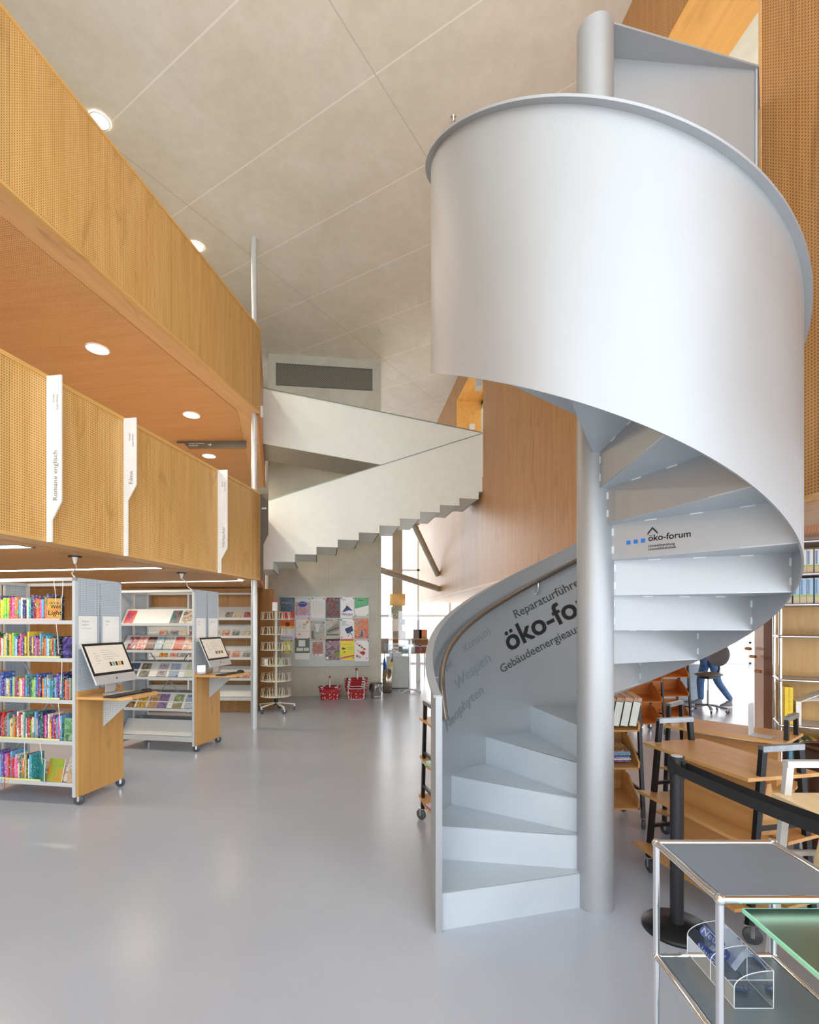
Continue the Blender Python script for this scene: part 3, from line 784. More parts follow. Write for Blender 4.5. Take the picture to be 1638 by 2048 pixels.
def imac(parent_loc, rz, label, art):
    """local x along the screen, local -y is the viewing side"""
    t = thing('desktop_computer', label, 'computer', parent_loc, rz)
    tl = Matrix.Translation((0, 0.02, .105)) @ Matrix.Rotation(math.radians(-24), 4, 'X')
    W, Hh = .51, .40
    m = MB(tl); n = 10
    m.box(-W/2, W/2, 0.0, .016, 0, Hh); m.prism([(-W/2, -Hh), (W/2, -Hh), (W/2*.8, -Hh+.0)], 0, .001, Matrix.Identity(4)) if False else None
    m.box(-W*.42, W*.42, .016, .030, .05, Hh-.05)
    b_ = m.build('casing', M_alu, t, bevel=.003)
    MB(tl).box(-W/2+.002, W/2-.002, -.0015, 0, .085, Hh-.002).build('bezel', M_blackp, t)
    sc = MB(tl); sc.box(-W/2+.026, W/2-.026, -.0022, -.0015, .11, Hh-.026)
    s = sc.build('screen', plain('screen_page', (222, 214, 200), 0.15, var=0.02, emit=(225, 216, 200), es=0.12), t)
    m = MB(tl)
    for i, c in enumerate(((60, 60, 60), (120, 170, 160), (90, 50, 40), (214, 170, 40), (60, 34, 24))):
        x = -.02+i*.036; MB(tl).box(x, x+.026, -.0028, -.0022, .165, .205).build('cover_thumbnail', plain('thumb%d' % i, c, .3), s)
    for i in range(5): m.box(-.16, -.16+.03*(1+i % 2), -.0026, -.0022, .20+.024*i, .204+.024*i); m.box(-.07, -.07+.12+.03*((i*3) % 4), -.0026, -.0022, .235+.022*i, .238+.022*i)
    m.build('page_text', M_inkl, s)
    # apple shaped mark on the chin
    m = MB(tl); pts = [(.009*math.cos(a)*(1+.12*math.sin(2*a)), .009*math.sin(a)) for a in [2*PI*i/20 for i in range(20)]]
    pts = [(min(x, .0065) if abs(y) < .004 else x, y) for x, y in pts]
    m.prism(pts, 0, .0006, Matrix.Translation((0, -.0006, .042)) @ Matrix.Rotation(PI/2, 4, 'X'))
    m.ball((.002, -.0006, .0555), .003, 8, 6, (1, .2, 1.2)); m.build('emblem', M_blackp, t)
    m = MB(); m.bar((-0, .085, .17), (-0, .11, .012), .12, .006, (0, 1, 0)).box(-.08, .08, -.06, .115, 0, .007)
    m.build('stand', M_alu, t)
    return t
def keyboard(loc, rz, label):
    t = thing('keyboard', label, 'keyboard', loc, rz)
    MB().box(-.2, .2, -.06, .06, .0, .012).build('case', M_blackp, t, bevel=.004)
    m = MB()
    for r in range(5):
        for c in range(15):
            m.box(-.19+c*.0255, -.19+c*.0255+.021, -.052+r*.021, -.052+r*.021+.017, .012, .0155)
    o = m.build('keys', plain('key_caps', (52, 54, 58), .5), t)
    return t
def mouse(loc, rz, label, red):
    t = thing('computer_mouse', label, 'mouse', loc, rz)
    m = MB(); m.ball((0, 0, .012), 1, 20, 12, (.031, .055, .026)); 
    m.v = [Vector((p.x, p.y, max(p.z, 0.0))) for p in m.v]
    m.build('body', M_blackp, t)
    MB().ball((0, -.028, .031), 1, 10, 8, (.003, .010, .007)).build('scroll_wheel', plain('mouse_accent', (200, 40, 36) if red else (90, 90, 96), .4) if red else M_greyd, t)
    return t

# bookcase frames -------------------------------------------------------------
# local frame: x to the right along the rack (end panel at x=0), y away from the viewer
BD = 0.565; BL = 1.10
def bookcase(loc, rz, label, levels, kind, htop=2.045):
    t = thing('bookcase', label, 'bookcase', loc, rz)
    m = MB()
    for x in (-.03, -BL):
        for y in (0, BD-.03): m.box(x, x+.03, y, y+.03, .075, htop)
        m.box(x+.0, x+.03, .03, BD-.03, htop-.03, htop); m.box(x, x+.03, 0.03, BD-.03, .075, .12)
        m.box(x+.005, x+.022, BD/2-.03, BD/2-.015, .1, htop).box(x+.005, x+.022, BD/2+.015, BD/2+.03, .1, htop)
    m.box(-BL, 0, 0, .03, htop-.03, htop).box(-BL, 0, BD-.03, BD, htop-.03, htop)
    m.build('frame', M_grey, t)
    for j in (0, 1):
        MB().box(-.004, .004, .028+j*(BD/2-.012), BD/2-.006+j*(BD/2-.022), 1.0, htop-.004).build('perforated_panel', M_perf, t)
        MB().box(-BL+.003, -BL+.01, .028+j*(BD/2-.012), BD/2-.006+j*(BD/2-.022), .12, htop-.004).build('perforated_panel', M_perf, t)
    MB().box(.001, .022, 0.012, BD+.002, .075, 1.02).build('wooden_end_board', M_panel, t, bevel=.002)
    m = MB(); m.bar((-BL+.05, BD/2, .25), (-.05, BD/2, 1.5), .02, .006).bar((-BL+.05, BD/2+.01, 1.5), (-.05, BD/2+.01, .25), .02, .006)
    m.build('cross_brace', M_greyd if False else M_grey, t)
    for (y0, y1, sg) in ((.004, .255, 1), (BD-.255, BD-.004, -1)):
        for i, z in enumerate(levels):
            m = MB(); yf = y0 if sg > 0 else y1
            m.box(-BL+.03, -.03, y0, y1, z-.012, z-.004)
            if kind == 'flat':
                m.box(-BL+.03, -.03, yf-.003, yf+.003, z-.034, z)
                s = m.build('shelf', M_grey, t)
            else:
                top = .185 if i != 0 or True else .3
                m.box(-BL+.03, -.03, yf-.003, yf+.003, z-.034 if i else z-.06, z)
                # slanted display board
                ya, yb = (y0+.035, y0+.15) if sg > 0 else (y1-.035, y1-.15)
                m.add([(-BL+.03, ya, z), (-.03, ya, z), (-.03, yb, z+top), (-BL+.03, yb, z+top),
                       (-BL+.03, ya+.006*sg, z-.002), (-.03, ya+.006*sg, z-.002), (-.03, yb+.006*sg, z+top-.002), (-BL+.03, yb+.006*sg, z+top-.002)],
                      [(0, 1, 2, 3), (7, 6, 5, 4), (0, 3, 7, 4), (1, 5, 6, 2), (2, 6, 7, 3)])
                s = m.build('shelf', M_grey, t)
                if 0 < i < len(levels)-1 and sg > 0:
                    MB().tube([(-BL+.03, y0+.0, z+.085), (-.03, y0+.0, z+.085)], .007, 8).build('retaining_rail', M_grey, t)
    for (x, y, r) in ((-.005, .03, .35), (-.005, BD-.03, .7), (-BL+.03, .03, 2.2), (-BL+.03, BD-.03, 1.2)):
        castor(t, x, y, .043, r, .112)
    return t
BR = -math.atan2(0.168, 0.986)
B1 = on_floor(150, 1612); B1 = Vector((-2.991, 4.48, 0)); B2 = Vector((-2.72, 6.33, 0))
LV1 = [.20, .575, .945, 1.32, 1.66]
bc1 = bookcase(B1, BR, 'tall grey metal mobile bookcase with wooden end board, full of colourful books, nearest the camera', LV1, 'flat')
LV2 = [.19, .545, .945, 1.29, 1.635]
bc2 = bookcase(B2, BR, 'tall grey metal mobile bookcase with slanted display shelves behind the first one', LV2, 'slant', 2.06)
R1 = Matrix.Rotation(BR, 4, 'Z')
def loc1(x, y, z, B=None): return (B or B1)+(R1 @ Vector((x, y, z)))

# coloured label strips along the shelf fronts
for i, z in enumerate(LV1):
    c = (240, 190, 190) if i == 4 else (222, 226, 150)
    MB().box(-BL+.03, -.16 if i else -.36, .0, .0022, z+.001, z+.018).build('label_strip', plain('strip_%d' % (i == 4), c, .5), bc1)

# books on bookcase 1 ----------------------------------------------------------
rowname = ['bottom shelf', 'fourth shelf down', 'middle shelf', 'second shelf down', 'top shelf']
rows = {
 4: (['black', 'maroon', 'orange', 'teal', 'royal blue', 'navy', 'yellow', 'lime green', 'lime green', 'red', 'pink', 'orange', 'light blue', 'white', 'navy', 'white', 'teal', 'navy', 'maroon', 'orange', 'pink', 'light blue', 'orange', 'royal blue', 'black'], .19, .215, (.019, .034), .24),
 3: (['red', 'white', 'pale green', 'yellow', 'cream', 'dark green', 'yellow', 'orange', 'lime green', 'light blue', 'white', 'royal blue', 'red', 'pink', 'purple', 'dark green', 'yellow', 'black', 'yellow', 'navy', 'yellow', 'purple', 'orange', 'purple', 'red', 'light blue', 'orange', 'brown', 'orange', 'light blue', 'white', 'teal', 'yellow', 'red', 'teal', 'black', 'black', 'black'], .17, .20, (.010, .022), .15),
 2: (['light blue', 'white', 'yellow', 'royal blue', 'teal', 'pale green', 'red', 'purple', 'grey', 'yellow', 'white', 'pink', 'royal blue', 'light blue', 'teal', 'navy', 'dark green', 'lime green', 'pale green', 'royal blue', 'red', 'navy', 'brown', 'orange', 'light blue', 'grey', 'cream', 'light blue', 'teal', 'navy', 'light blue', 'purple', 'royal blue', 'red', 'teal', 'navy', 'orange', 'light blue', 'red', 'pale green'], .17, .20, (.010, .021), .04),
 1: (['red', 'yellow', 'navy', 'red', 'red', 'dark green', 'red', 'light blue', 'cream', 'yellow', 'grey', 'orange', 'brown', 'white', 'red', 'white', 'cream', 'teal', 'white', 'navy', 'red', 'lime green', 'cream', 'light blue', 'grey', 'navy', 'royal blue', 'dark green', 'navy', 'black', 'pink', 'navy', 'white', 'yellow', 'red', 'purple', 'red', 'light blue', 'pink', 'light blue'], .18, .235, (.010, .022), .13),
 0: (['light blue', 'royal blue', 'pink', 'light blue', 'white', 'light blue', 'purple', 'royal blue', 'pink', 'grey', 'red', 'light blue', 'red', 'pink', 'white', 'pink', 'cream', 'brown', 'teal', 'orange', 'grey', 'yellow', 'black', 'white', 'light blue', 'teal'], .19, .235, (.011, .021), .44)}
for lv, (cols, h0, h1, (w0, w1), gap) in rows.items():
    x = -.035-gap; i = 0; lastc = None
    seq = cols[::-1]; n = 0
    while x > -BL+.06 and n < 62:
        cn = seq[n] if n < len(seq) else random.choice([c for c in PAL])
        wv = random.uniform(w0, w1); hv = random.uniform(h0, h1); dv = random.uniform(.12, .155)
        if random.random() < .15: hv = min(hv+.04, .25)
        n += 1
        adj = 'slim' if wv < (w0+w1)/2 else 'thick'
        P = loc1(x-wv/2, .022+random.uniform(0, .012), LV1[lv])
        book_tree(P, BR, wv, hv, dv, cn, '%s %s book, %s, %s from the right in nearest bookcase' % (adj, cn, rowname[lv], nth(n)),
                  'books on the %s of the nearest bookcase' % rowname[lv], tilt=0)
        x -= wv+.0012
# face-out and leaning books
def face_book(P, rz, w, h, th, lean, mat, label, cat='book', group=None, name='book', words=None, roll=0.0, wcol=None):
    o = MB().box(-w/2, w/2, 0, th, 0, h).build(name, mat); o.location = P; o.rotation_euler = Euler((-lean, roll, rz), 'XYZ')
    MB().box(-w/2+.003, w/2+.0006, .002, th-.002, .003, h+.0006).build('pages', M_page, o)
    if words:
        m = MB()
        for (tx, sz, x, z) in words: put_text(m, tx, sz, lambda a, b: (x+a, -.0006, z+b), .0008)
        m.build('title', wcol or M_ink, o)
    return tag(o, label, cat, group)
face_book(loc1(-.24, .02, 1.66), BR+.25, .115, .20, .022, .02, art_mat('amber', [(232, 140, 50), (236, 164, 60), (226, 190, 80)], 4),
          'amber yellow paperback titled In the Wild Light shown face out on the top shelf', words=[('In the', .03, -.03, .15), ('Wild', .045, -.03, .11), ('Light', .06, -.05, .05), ('Jeff Zentner', .016, -.045, .008)])
face_book(loc1(-.10, .03, 1.32), BR, .12, .19, .02, .03, art_mat('blackpurple', [(24, 24, 34), (30, 30, 44), (90, 70, 170), (150, 158, 178)], 9),
          'black book with a grey and purple cover picture, face out on the second highest shelf')
face_book(loc1(-.075, .03, .575), BR+.1, .125, .20, .012, .04, art_mat('meadow', [(50, 130, 60), (90, 160, 90), (160, 200, 160), (60, 110, 60)], 9),
          'green picture book face out at the right end of the second shelf from the floor')
face_book(loc1(-.385, .03, .20), BR-.5, .15, .20, .010, .03, art_mat('bluegreen', [(40, 130, 160), (60, 160, 180), (90, 180, 110), (40, 120, 150)], 7),
          'turquoise picture book standing at an angle on the bottom shelf')
face_book(loc1(-.235, .01, .20), BR-.1, .17, .205, .014, .22, art_mat('limegreen', [(120, 190, 60), (150, 210, 80), (236, 150, 50), (130, 200, 70)], 8),
          'lime green picture book with an orange animal drawing, leaning back on the bottom shelf')
face_book(loc1(-.10, .02, .20), BR-.1, .13, .22, .010, .25, art_mat('tanwhite', [(220, 214, 200), (196, 160, 110), (230, 224, 214), (120, 120, 120)], 9),
          'pale book with a tan animal picture leaning at the right end of the bottom shelf', roll=.22)
for i, (cx_, cn, L_) in enumerate(((-.80, 'dark green', .055), (-.77, 'light blue', .05), (-.735, 'red', .085), (-.695, 'yellow', .05))):
    P = loc1(cx_, -.004, .172)
    m = MB(); m.bar((0, 0, .04), (-.006, 0, -L_+.02), .006, .0012)
    o = m.build('ribbon_bookmark', plain('ribbon_'+cn.replace(' ', '_'), PAL[cn], .6)); o.location = P; o.rotation_euler = (0, 0, BR)
    tag(o, '%s ribbon bookmark hanging over the edge of the bottom shelf' % cn, 'bookmark', 'ribbon bookmarks')

# paper sheets on end panels
def sheet(B, y, z0, w_, h_, label, lines):
    P = loc1(.0052, y, z0, B)
    t = thing('paper_notice', label, 'sign', P, BR+PI/2)     # local x along the panel away from the viewer
    s = MB().box(0, w_, -.0012, 0, 0, h_).build('sheet', M_paper, t)
    m = MB(); z = h_-.055
    for i, l in enumerate(lines): put_text(m, l, .024 if i < len(lines)-1 or len(lines) == 1 else .014, lambda a, b: (.035+a, -.0018, z+b)); z -= .03
    m.build('lettering', M_inkl, s)
    MB().box(.035, .075, -.0018, -.0012, .02, .025).build('small_mark', plain('violet_mark', (150, 120, 190), .6), s)
sheet(B1, .035, 1.40, .21, .30, 'white paper notice lettered Romane englisch on the nearest end panel', ['Romane', 'englisch', 'Kinder Jugendliche'])
sheet(B1, .315, 1.40, .21, .30, 'white paper notice lettered Filme on the nearest end panel', ['Filme', 'Kinder'])
sheet(B2, .035, 1.40, .21, .30, 'white paper notice lettered Filme on the end panel of the display bookcase', ['Filme', 'Jugendliche'])
sheet(B2, .315, 1.40, .21, .30, 'white paper notice lettered Hörbücher on the end panel of the display bookcase', ['Hörbücher', 'Kinder'])

# computer desks
def wall_desk(B, which):
    t = thing('computer_shelf', 'small wooden computer shelf fixed to the end of the %s bookcase' % which, 'desk', loc1(.022, 0, 0, B), BR)
    poly = [(0.0, -.02), (.44, -.02), (.51, .05), (.51, .40), (.46, .44), (0, .44)]
    MB().prism(poly, .955, .98).build('desktop', M_desk, t, bevel=.003)
    m = MB(); m.add([(0.002, .30, .955), (.36, .30, .955), (.0, .30, .65), (0.002, .304, .955), (.36, .304, .955), (.0, .304, .65)],
                    [(0, 1, 2), (5, 4, 3), (0, 3, 4, 1), (1, 4, 5, 2), (2, 5, 3, 0)])
    m.build('bracket', M_perfx, t)
    c = loc1(.022+.235, .24, .98, B)
    imac(c, BR+PI/2, 'silver all in one computer with a lit screen on the %s computer shelf' % which, None)
    keyboard(loc1(.022+.36, .16, .98, B), BR+PI/2-.05, 'black keyboard on the %s computer shelf' % which)
    mouse(loc1(.022+.40, .385, .98, B), BR+PI/2-.1, 'black %scomputer mouse beside the keyboard on the %s computer shelf' % ('and red ' if which == 'nearer' else '', which), which == 'nearer')
    o = MB().tube([loc1(.022+.10, .27, 1.14, B), loc1(.2, .30, 1.03, B), loc1(.16, .25, .985, B), loc1(.30, .33, .984, B), loc1(.42, .36, .984, B)], .0022, 6).build('computer_cable', M_blackp)
    tag(o, 'thin black cable trailing from the computer on the %s shelf' % which, 'cable')
wall_desk(B1, 'nearer'); wall_desk(B2, 'farther')
o = MB().box(-.05, .05, -.004, .004, 0, .12).build('leaflet_holder', M_acryl); o.location = loc1(.06, .06, .98, B2); o.rotation_euler = (0, 0, BR+.6)
tag(o, 'small clear leaflet holder beside the farther computer', 'holder')

# white cable drops from soffit to bookcases
for (u, v), B, lb in (((150, 1113), B1, 'white power cable hanging from the low soffit to the nearest bookcase'), ((363, 1146), B2, 'white power cable hanging from the low soffit to the display bookcase')):
    Y = (2.294-H)*F/(V0-v); P = at(u, v, Y)
    t = thing('power_cable', lb, 'cable', (P.x, P.y, 0))
    MB().cyl(0, 0, 2.286, 2.300, .06, 24).build('ceiling_plate', M_black, t)
    MB().cyl(0, 0, 2.22, 2.287, .010, 16, .026).build('cone', M_white, t)
    e = loc1(-.03, .03, 2.05, B)-P; e.z = 2.05
    pts = []
    for i in range(17):
        f = i/16; p = Vector((0, 0, 2.22)).lerp(e, f)
        pts.append(p+Vector((math.sin(f*PI*2)*.02, math.sin(f*PI)*-.01, 0)))
    MB().tube(pts, .0055, 8).build('cord', M_white, t)

# things shown face out on the display bookcase
disp = [
 (4, [(-.97, 'sunset', [(240, 130, 60), (220, 60, 60), (110, 70, 150)], 'orange and violet film case'), (-.31, 'deepsea', [(20, 30, 50), (40, 110, 120), (180, 60, 60)], 'dark teal film case'), (-.15, 'sepia', [(60, 50, 46), (190, 170, 150), (230, 226, 214)], 'sepia film case')]),
 (3, [(-.93, 'bluefilm', [(40, 70, 150), (190, 80, 60), (210, 220, 230)], 'blue film case'), (-.80, 'redwhite', [(230, 220, 210), (210, 70, 60), (240, 236, 230)], 'white and red film case'), (-.67, 'brown', [(70, 36, 30), (120, 60, 50), (40, 24, 20)], 'dark brown film case'), (-.55, 'skyg', [(180, 200, 210), (150, 180, 200), (220, 226, 228)], 'pale blue film case'), (-.43, 'greywhite', [(226, 226, 220), (150, 160, 160), (240, 240, 236)], 'grey and white film case'), (-.27, 'navyred', [(40, 50, 120), (230, 100, 60), (160, 60, 60)], 'navy and orange film case'), (-.12, 'cream', [(236, 226, 206), (214, 170, 140), (190, 100, 80)], 'cream film case')]),
 (2, [(-.92, 'nightblue', [(24, 30, 60), (90, 110, 150), (30, 30, 50)], 'midnight blue film case'), (-.75, 'olive', [(60, 60, 44), (130, 130, 110), (190, 190, 180)], 'olive film case'), (-.50, 'mauve', [(150, 150, 180), (200, 190, 190), (110, 110, 140)], 'mauve film case'), (-.33, 'azure', [(40, 100, 190), (180, 200, 220), (90, 70, 60)], 'azure film case'), (-.11, 'ivory', [(238, 232, 214), (190, 200, 180), (220, 214, 200)], 'ivory film case')]),
 (1, [(-.95, 'umber', [(60, 40, 34), (160, 120, 80), (40, 30, 40)], 'umber film case'), (-.79, 'gold', [(70, 50, 30), (220, 180, 70), (90, 60, 40)], 'gold and brown film case'), (-.63, 'sand', [(220, 190, 140), (170, 120, 80), (236, 220, 190)], 'sand coloured film case'), (-.49, 'violet', [(80, 50, 120), (150, 130, 180), (60, 40, 90)], 'violet film case'), (-.28, 'garden', [(230, 228, 220), (110, 170, 90), (200, 60, 130)], 'white and green film case with a magenta edge'), (-.11, 'steel', [(70, 110, 160), (170, 190, 210), (200, 200, 196)], 'steel blue film case')])]
rn = {4: 'top display shelf', 3: 'second display shelf from the top', 2: 'middle display shelf', 1: 'lowest filled display shelf'}
for lv, items in disp:
    for x, nm, cols, lb in items:
        P = loc1(x, .036, LV2[lv]+.002, B2)
        face_book(P, BR, .135, .19, .014, math.atan2(.115, .185)-.01, art_mat(nm, cols, 12), '%s, %s of second bookcase' % (lb, rn[lv]), 'film case', 'film cases on the display bookcase', name='film_case')

# wall shelving behind, seen beyond the display bookcase
B3 = Vector((-2.83, 9.02, 0))
t3 = thing('wall_bookcase', 'grey shelving with a wooden back wall beyond the display bookcase', 'bookcase', (B3.x, B3.y, 0), -.02)
m = MB()
for x in (-2.02, -1.18, -.03): m.box(x, x+.03, 0, .3, 0.02, 2.18)
m.box(-2.02, 0, 0, .03, 2.15, 2.18); m.build('frame', M_grey, t3)
MB().box(-2.02, 0, .30, .33, 0, 2.28).build('wooden_back', wood('oak_case_back', (160, 112, 54), (186, 138, 76), 2), t3)
LV3 = [.30, .645, 1.02, 1.41, 1.735]
for i, z in enumerate(LV3):
    m = MB(); m.box(-2.0, -.03, 0, .28, z-.02, z-.01).box(-2.0, -.03, -.003, .003, z-.045 if i else z-.06, z)
    m.add([(-2.0, .05, z), (-.03, .05, z), (-.03, .2, z+.2), (-2.0, .2, z+.2)], [(0, 1, 2, 3)])
    m.build('shelf', M_grey, t3)
    if 0 < i < 4: MB().tube([(-2.0, 0, z+.09), (-.03, 0, z+.09)], .007, 8).build('retaining_rail', M_grey, t3)
cols3 = [('cherry', [(200, 50, 44), (236, 180, 60), (120, 40, 40)]), ('snow', [(236, 232, 226), (220, 110, 60), (240, 240, 240)]), ('slate', [(90, 100, 110), (190, 190, 190), (50, 50, 60)]), ('lemon', [(230, 210, 110), (240, 236, 220), (190, 150, 90)]), ('indigo', [(60, 70, 150), (230, 120, 80), (150, 160, 210)]), ('rose', [(230, 190, 180), (210, 120, 110), (240, 230, 220)])]
for lv, n in ((4, 3), (3, 9), (2, 9), (1, 8)):
    for i in range(n):
        x = -.13-i*.19 if lv < 4 else -.11-i*.17
        nm, cc = cols3[(i*5+lv) % 6]
        P = B3+Vector((x, .052+.02*math.sin(.02), LV3[lv]+.003))
        face_book(P, -.02, .135, .125, .010, math.atan2(.15, .2), art_mat(nm, cc, 14), '%s coloured case, %s row down, %s from the right in wall shelving' % (nm, nth(5-lv), nth(i+1)), 'audio book case', 'audio book cases on the wall shelving', name='audio_book')

# white cords hanging in the nearest bookcase
for i, (x, z0, z1) in enumerate(((-.215, 1.80, 2.02), (-.12, 1.82, 2.02), (-.19, 1.36, 1.63), (-.13, 1.0, 1.29), (-.17, .68, .92), (-.52, .32, .55), (-.36, .36, .55))):
    a = loc1(x, -.004, z1); b_ = loc1(x+.02*(1 if i % 2 == 0 else -1), .0, z0)
    o = MB().tube([a, a.lerp(b_, .5)+Vector((.004, 0, 0)), b_], .0028, 6).build('cord_loop', M_white)
    tag(o, 'white cord hanging from the shelf edge, %s from the top in the nearest bookcase' % nth(i+1), 'cord', 'white cords on the nearest bookcase')
# ================================================================== NOTICE BOARD AND POSTERS
WD = (wr-wl)/WLn; WN = Vector((WD.y, -WD.x, 0))      # towards the hall
def wallP(x, z, off): P = wl+WD*x+WN*off; return Vector((P.x, P.y, z))
bx0, bz1 = on_wall(560, 1192); bx1, bz0 = on_wall(738.5, 1332)
nb = thing('notice_board', 'wide grey magnetic notice board on the concrete wall', 'notice board', wallP(bx0, 0, 0), ang)
MB().box(0, bx1-bx0, -.022, -.002, bz0, bz1).build('board', plain('board_grey', (176, 182, 178), .4, .2, .02), nb, bevel=.002)
def poster(u0, v0, u1, v1, base, label, shapes, words=(), mags=('red', 'blue')):
    x0, z1 = on_wall(u0, v0); x1, z0 = on_wall(u1, v1)
    w_, h_ = x1-x0, z1-z0
    t = thing('poster', label, 'poster', wallP(x0, z0, .024), ang, 'posters on the notice board')
    s = MB().box(0, w_, -.0012, 0, 0, h_).build('sheet', base if not isinstance(base, tuple) else plain('sheet_%d_%d_%d' % base, base, .6, var=.03), t)
    dd = -.0016
    for i, (kind, a, b, c, d, mt) in enumerate(shapes):
        mt = mt if not isinstance(mt, tuple) else plain('print_%d_%d_%d' % mt, mt, .6, var=.04)
        m = MB()
        if kind == 'r': m.box(a*w_, c*w_, dd-.0002*(i+1), dd+.0004, b*h_, d*h_)
        elif kind == 'c': m.prism([(a*w_+c*w_*math.cos(2*PI*k/18), b*h_+d*w_*math.sin(2*PI*k/18)) for k in range(18)], 0, .0006+.0002*i, Matrix.Translation((0, dd+.0004, 0)) @ Matrix.Rotation(PI/2, 4, 'X'))
        elif kind == 'p': m.prism([(x*w_, y*h_) for x, y in a], 0, .0006+.0002*i, Matrix.Translation((0, dd+.0004, 0)) @ Matrix.Rotation(PI/2, 4, 'X'))
        m.build('printed_shape', mt, s)
    for (tx, sz, x, z, mt) in words:
        m = MB(); put_text(m, tx, sz*h_, lambda a, b: (x*w_+a, -.0042, z*h_+b), .001); m.build('lettering', mt, s)
    for (cn, fx, fz) in mags:
        c = {'red': (190, 40, 40), 'blue': (40, 80, 180), 'black': (30, 30, 34), 'green': (60, 150, 90), 'yellow': (240, 200, 40)}[cn]
        P = wallP(x0+fx*w_, z0+fz*h_, .0275)
        o = MB(Matrix.Rotation(PI/2, 4, 'X')).cyl(0, 0, 0, .008, .014, 14).build('magnet', plain('magnet_'+cn, c, .35)); o.location = P; o.rotation_euler = (0, 0, ang)
        short = label.split(' poster')[0].split(' sheet')[0]
        tag(o, '%s round magnet at the %s %s corner of the %s poster' % (cn, 'top' if fz > .5 else 'bottom', 'left' if fx < .5 else 'right', ' '.join(short.split()[:4])), 'magnet', 'magnets on the notice board')
A = art_mat
conf = A('confetti', [(70, 80, 190), (240, 240, 250), (240, 120, 60), (60, 160, 200), (230, 60, 120)], 30)
poster(561, 1195, 589.5, 1236, A('stormy', [(70, 96, 120), (110, 140, 160), (50, 70, 100)], 8), 'slate blue poster lettered vergnügt at the top left of the board', [('r', 0, 0, 1, .3, (214, 80, 66))], [('vergnügt', .16, .06, .70, M_white)], [('green', .05, .97)])
poster(591, 1197, 620, 1238, conf, 'blue violet confetti poster, second in the top row', [('r', 0, .82, 1, 1, (214, 226, 226)), ('r', 0, 0, 1, .18, (214, 214, 236)), ('c', .5, .72, .3, .2, (70, 80, 170))], [('ZU JEDEM', .07, .25, .74, M_white)], [('yellow', .03, .97), ('green', .95, .97), ('red', .9, .04)])
poster(622, 1196, 650, 1236, (238, 238, 236), 'plain white text poster, third in the top row', [('r', .12+.2*i, .2, .25+.2*i, .85, (226, 228, 228)) for i in range(4)], [], [('black', .1, .97), ('blue', .93, .96)])
poster(651.5, 1195, 680, 1236, A('darkcrowd', [(50, 46, 50), (90, 80, 80), (30, 30, 34)], 10), 'dark poster with big red letters FAS SA GGS in the top row', [], [('FAS', .34, .06, .72, plain('poster_red', (226, 66, 50), .6)), ('SA', .34, .2, .42, MATS['poster_red']), ('GGS', .34, .06, .12, MATS['poster_red']), ('auf dr Gass', .08, .28, .86, M_white)], [('yellow', .04, .96)])
poster(681.5, 1195, 708, 1236, (240, 240, 244), 'white poster lettered Wesen with a dark blue animal shape', [('p', [(.1, .3), (.35, .5), (.45, .62), (.6, .55), (.9, .35), (.6, .38), (.3, .3)], 0, 0, 0, (66, 76, 130))]+[('c', .08+.12*i, .72+.05*((i*3) % 4)-.08, .02, .02, (70, 80, 150)) for i in range(8)], [('Wesen', .19, .05, .12, plain('poster_slate', (100, 120, 170), .6)), ('Klein', .10, .06, .86, MATS['poster_slate'])], [('black', .04, .97), ('black', .96, .96), ('black', .95, .04)])
poster(709.5, 1195, 737, 1232, (240, 242, 240), 'white and mint green poster at the top right of the board', [('p', [(0, 1), (1, 1), (1, .58), (0, .38)], 0, 0, 0, (106, 186, 136))]+[('c', .15+.2*(i % 4), .65+.1*(i//4), .02, .02, (240, 240, 236)) for i in range(8)], [('Familie', .1, .2, .82, M_dark)], [('red', .05, .97), ('red', .95, .97), ('red', .93, .06), ('red', .06, .02)])
poster(561.5, 1239, 589, 1279, (226, 226, 240), 'orange topped poster with a brown round portrait, left column', [('r', 0, .6, 1, 1, (232, 110, 50)), ('r', 0, .55, 1, .68, (246, 190, 60)), ('c', .5, .76, .17, .17, (110, 66, 44)), ('r', .08, .05, .92, .14, (176, 186, 196))], [], [('red', .95, .97)])
poster(592, 1238, 620, 1277, (240, 238, 232), 'pale poster with a pastel playground drawing and orange outline', [('r', .04, .98, .96, 1, (238, 196, 90)), ('r', .04, .36, .96, .38, (238, 196, 90)), ('c', .3, .62, .14, .14, (220, 226, 236)), ('c', .62, .72, .16, .1, (170, 210, 150)), ('c', .6, .55, .12, .1, (236, 190, 190)), ('c', .82, .84, .1, .1, (236, 150, 100)), ('c', .25, .22, .05, .05, (226, 60, 60))], [], [('red', .96, .97), ('red', .02, .02), ('red', .95, .02)])
poster(621.5, 1242, 649, 1281, A('greyroom', [(140, 142, 134), (200, 200, 190), (84, 84, 76)], 6), 'grey photographic poster with white panels, middle row', [('p', [(.3, .85), (.7, .85), (.55, .45), (.4, .45)], 0, 0, 0, (222, 226, 222)), ('r', .62, .06, .98, .22, (198, 182, 150)), ('r', .06, .1, .22, .5, (116, 112, 96))], [], [('blue', .96, .9), ('red', .72, .05)])
poster(651, 1238, 679.5, 1279, A('bleached', [(214, 206, 188), (196, 188, 172), (226, 220, 204)], 9), 'beige poster with a drawn grey building in perspective', [('p', [(.1, .45), (.95, .9), (.95, .45), (.1, .28)], 0, 0, 0, (150, 150, 142)), ('p', [(.1, .40), (.95, .62), (.95, .56), (.1, .36)], 0, 0, 0, (90, 90, 86)), ('r', .05, .2, .95, .28, (120, 120, 112))], [('Ausstellung', .07, .06, .92, plain('poster_brick', (190, 110, 90), .6))], [('black', .08, .97), ('black', .93, .97), ('red', .95, .05)])
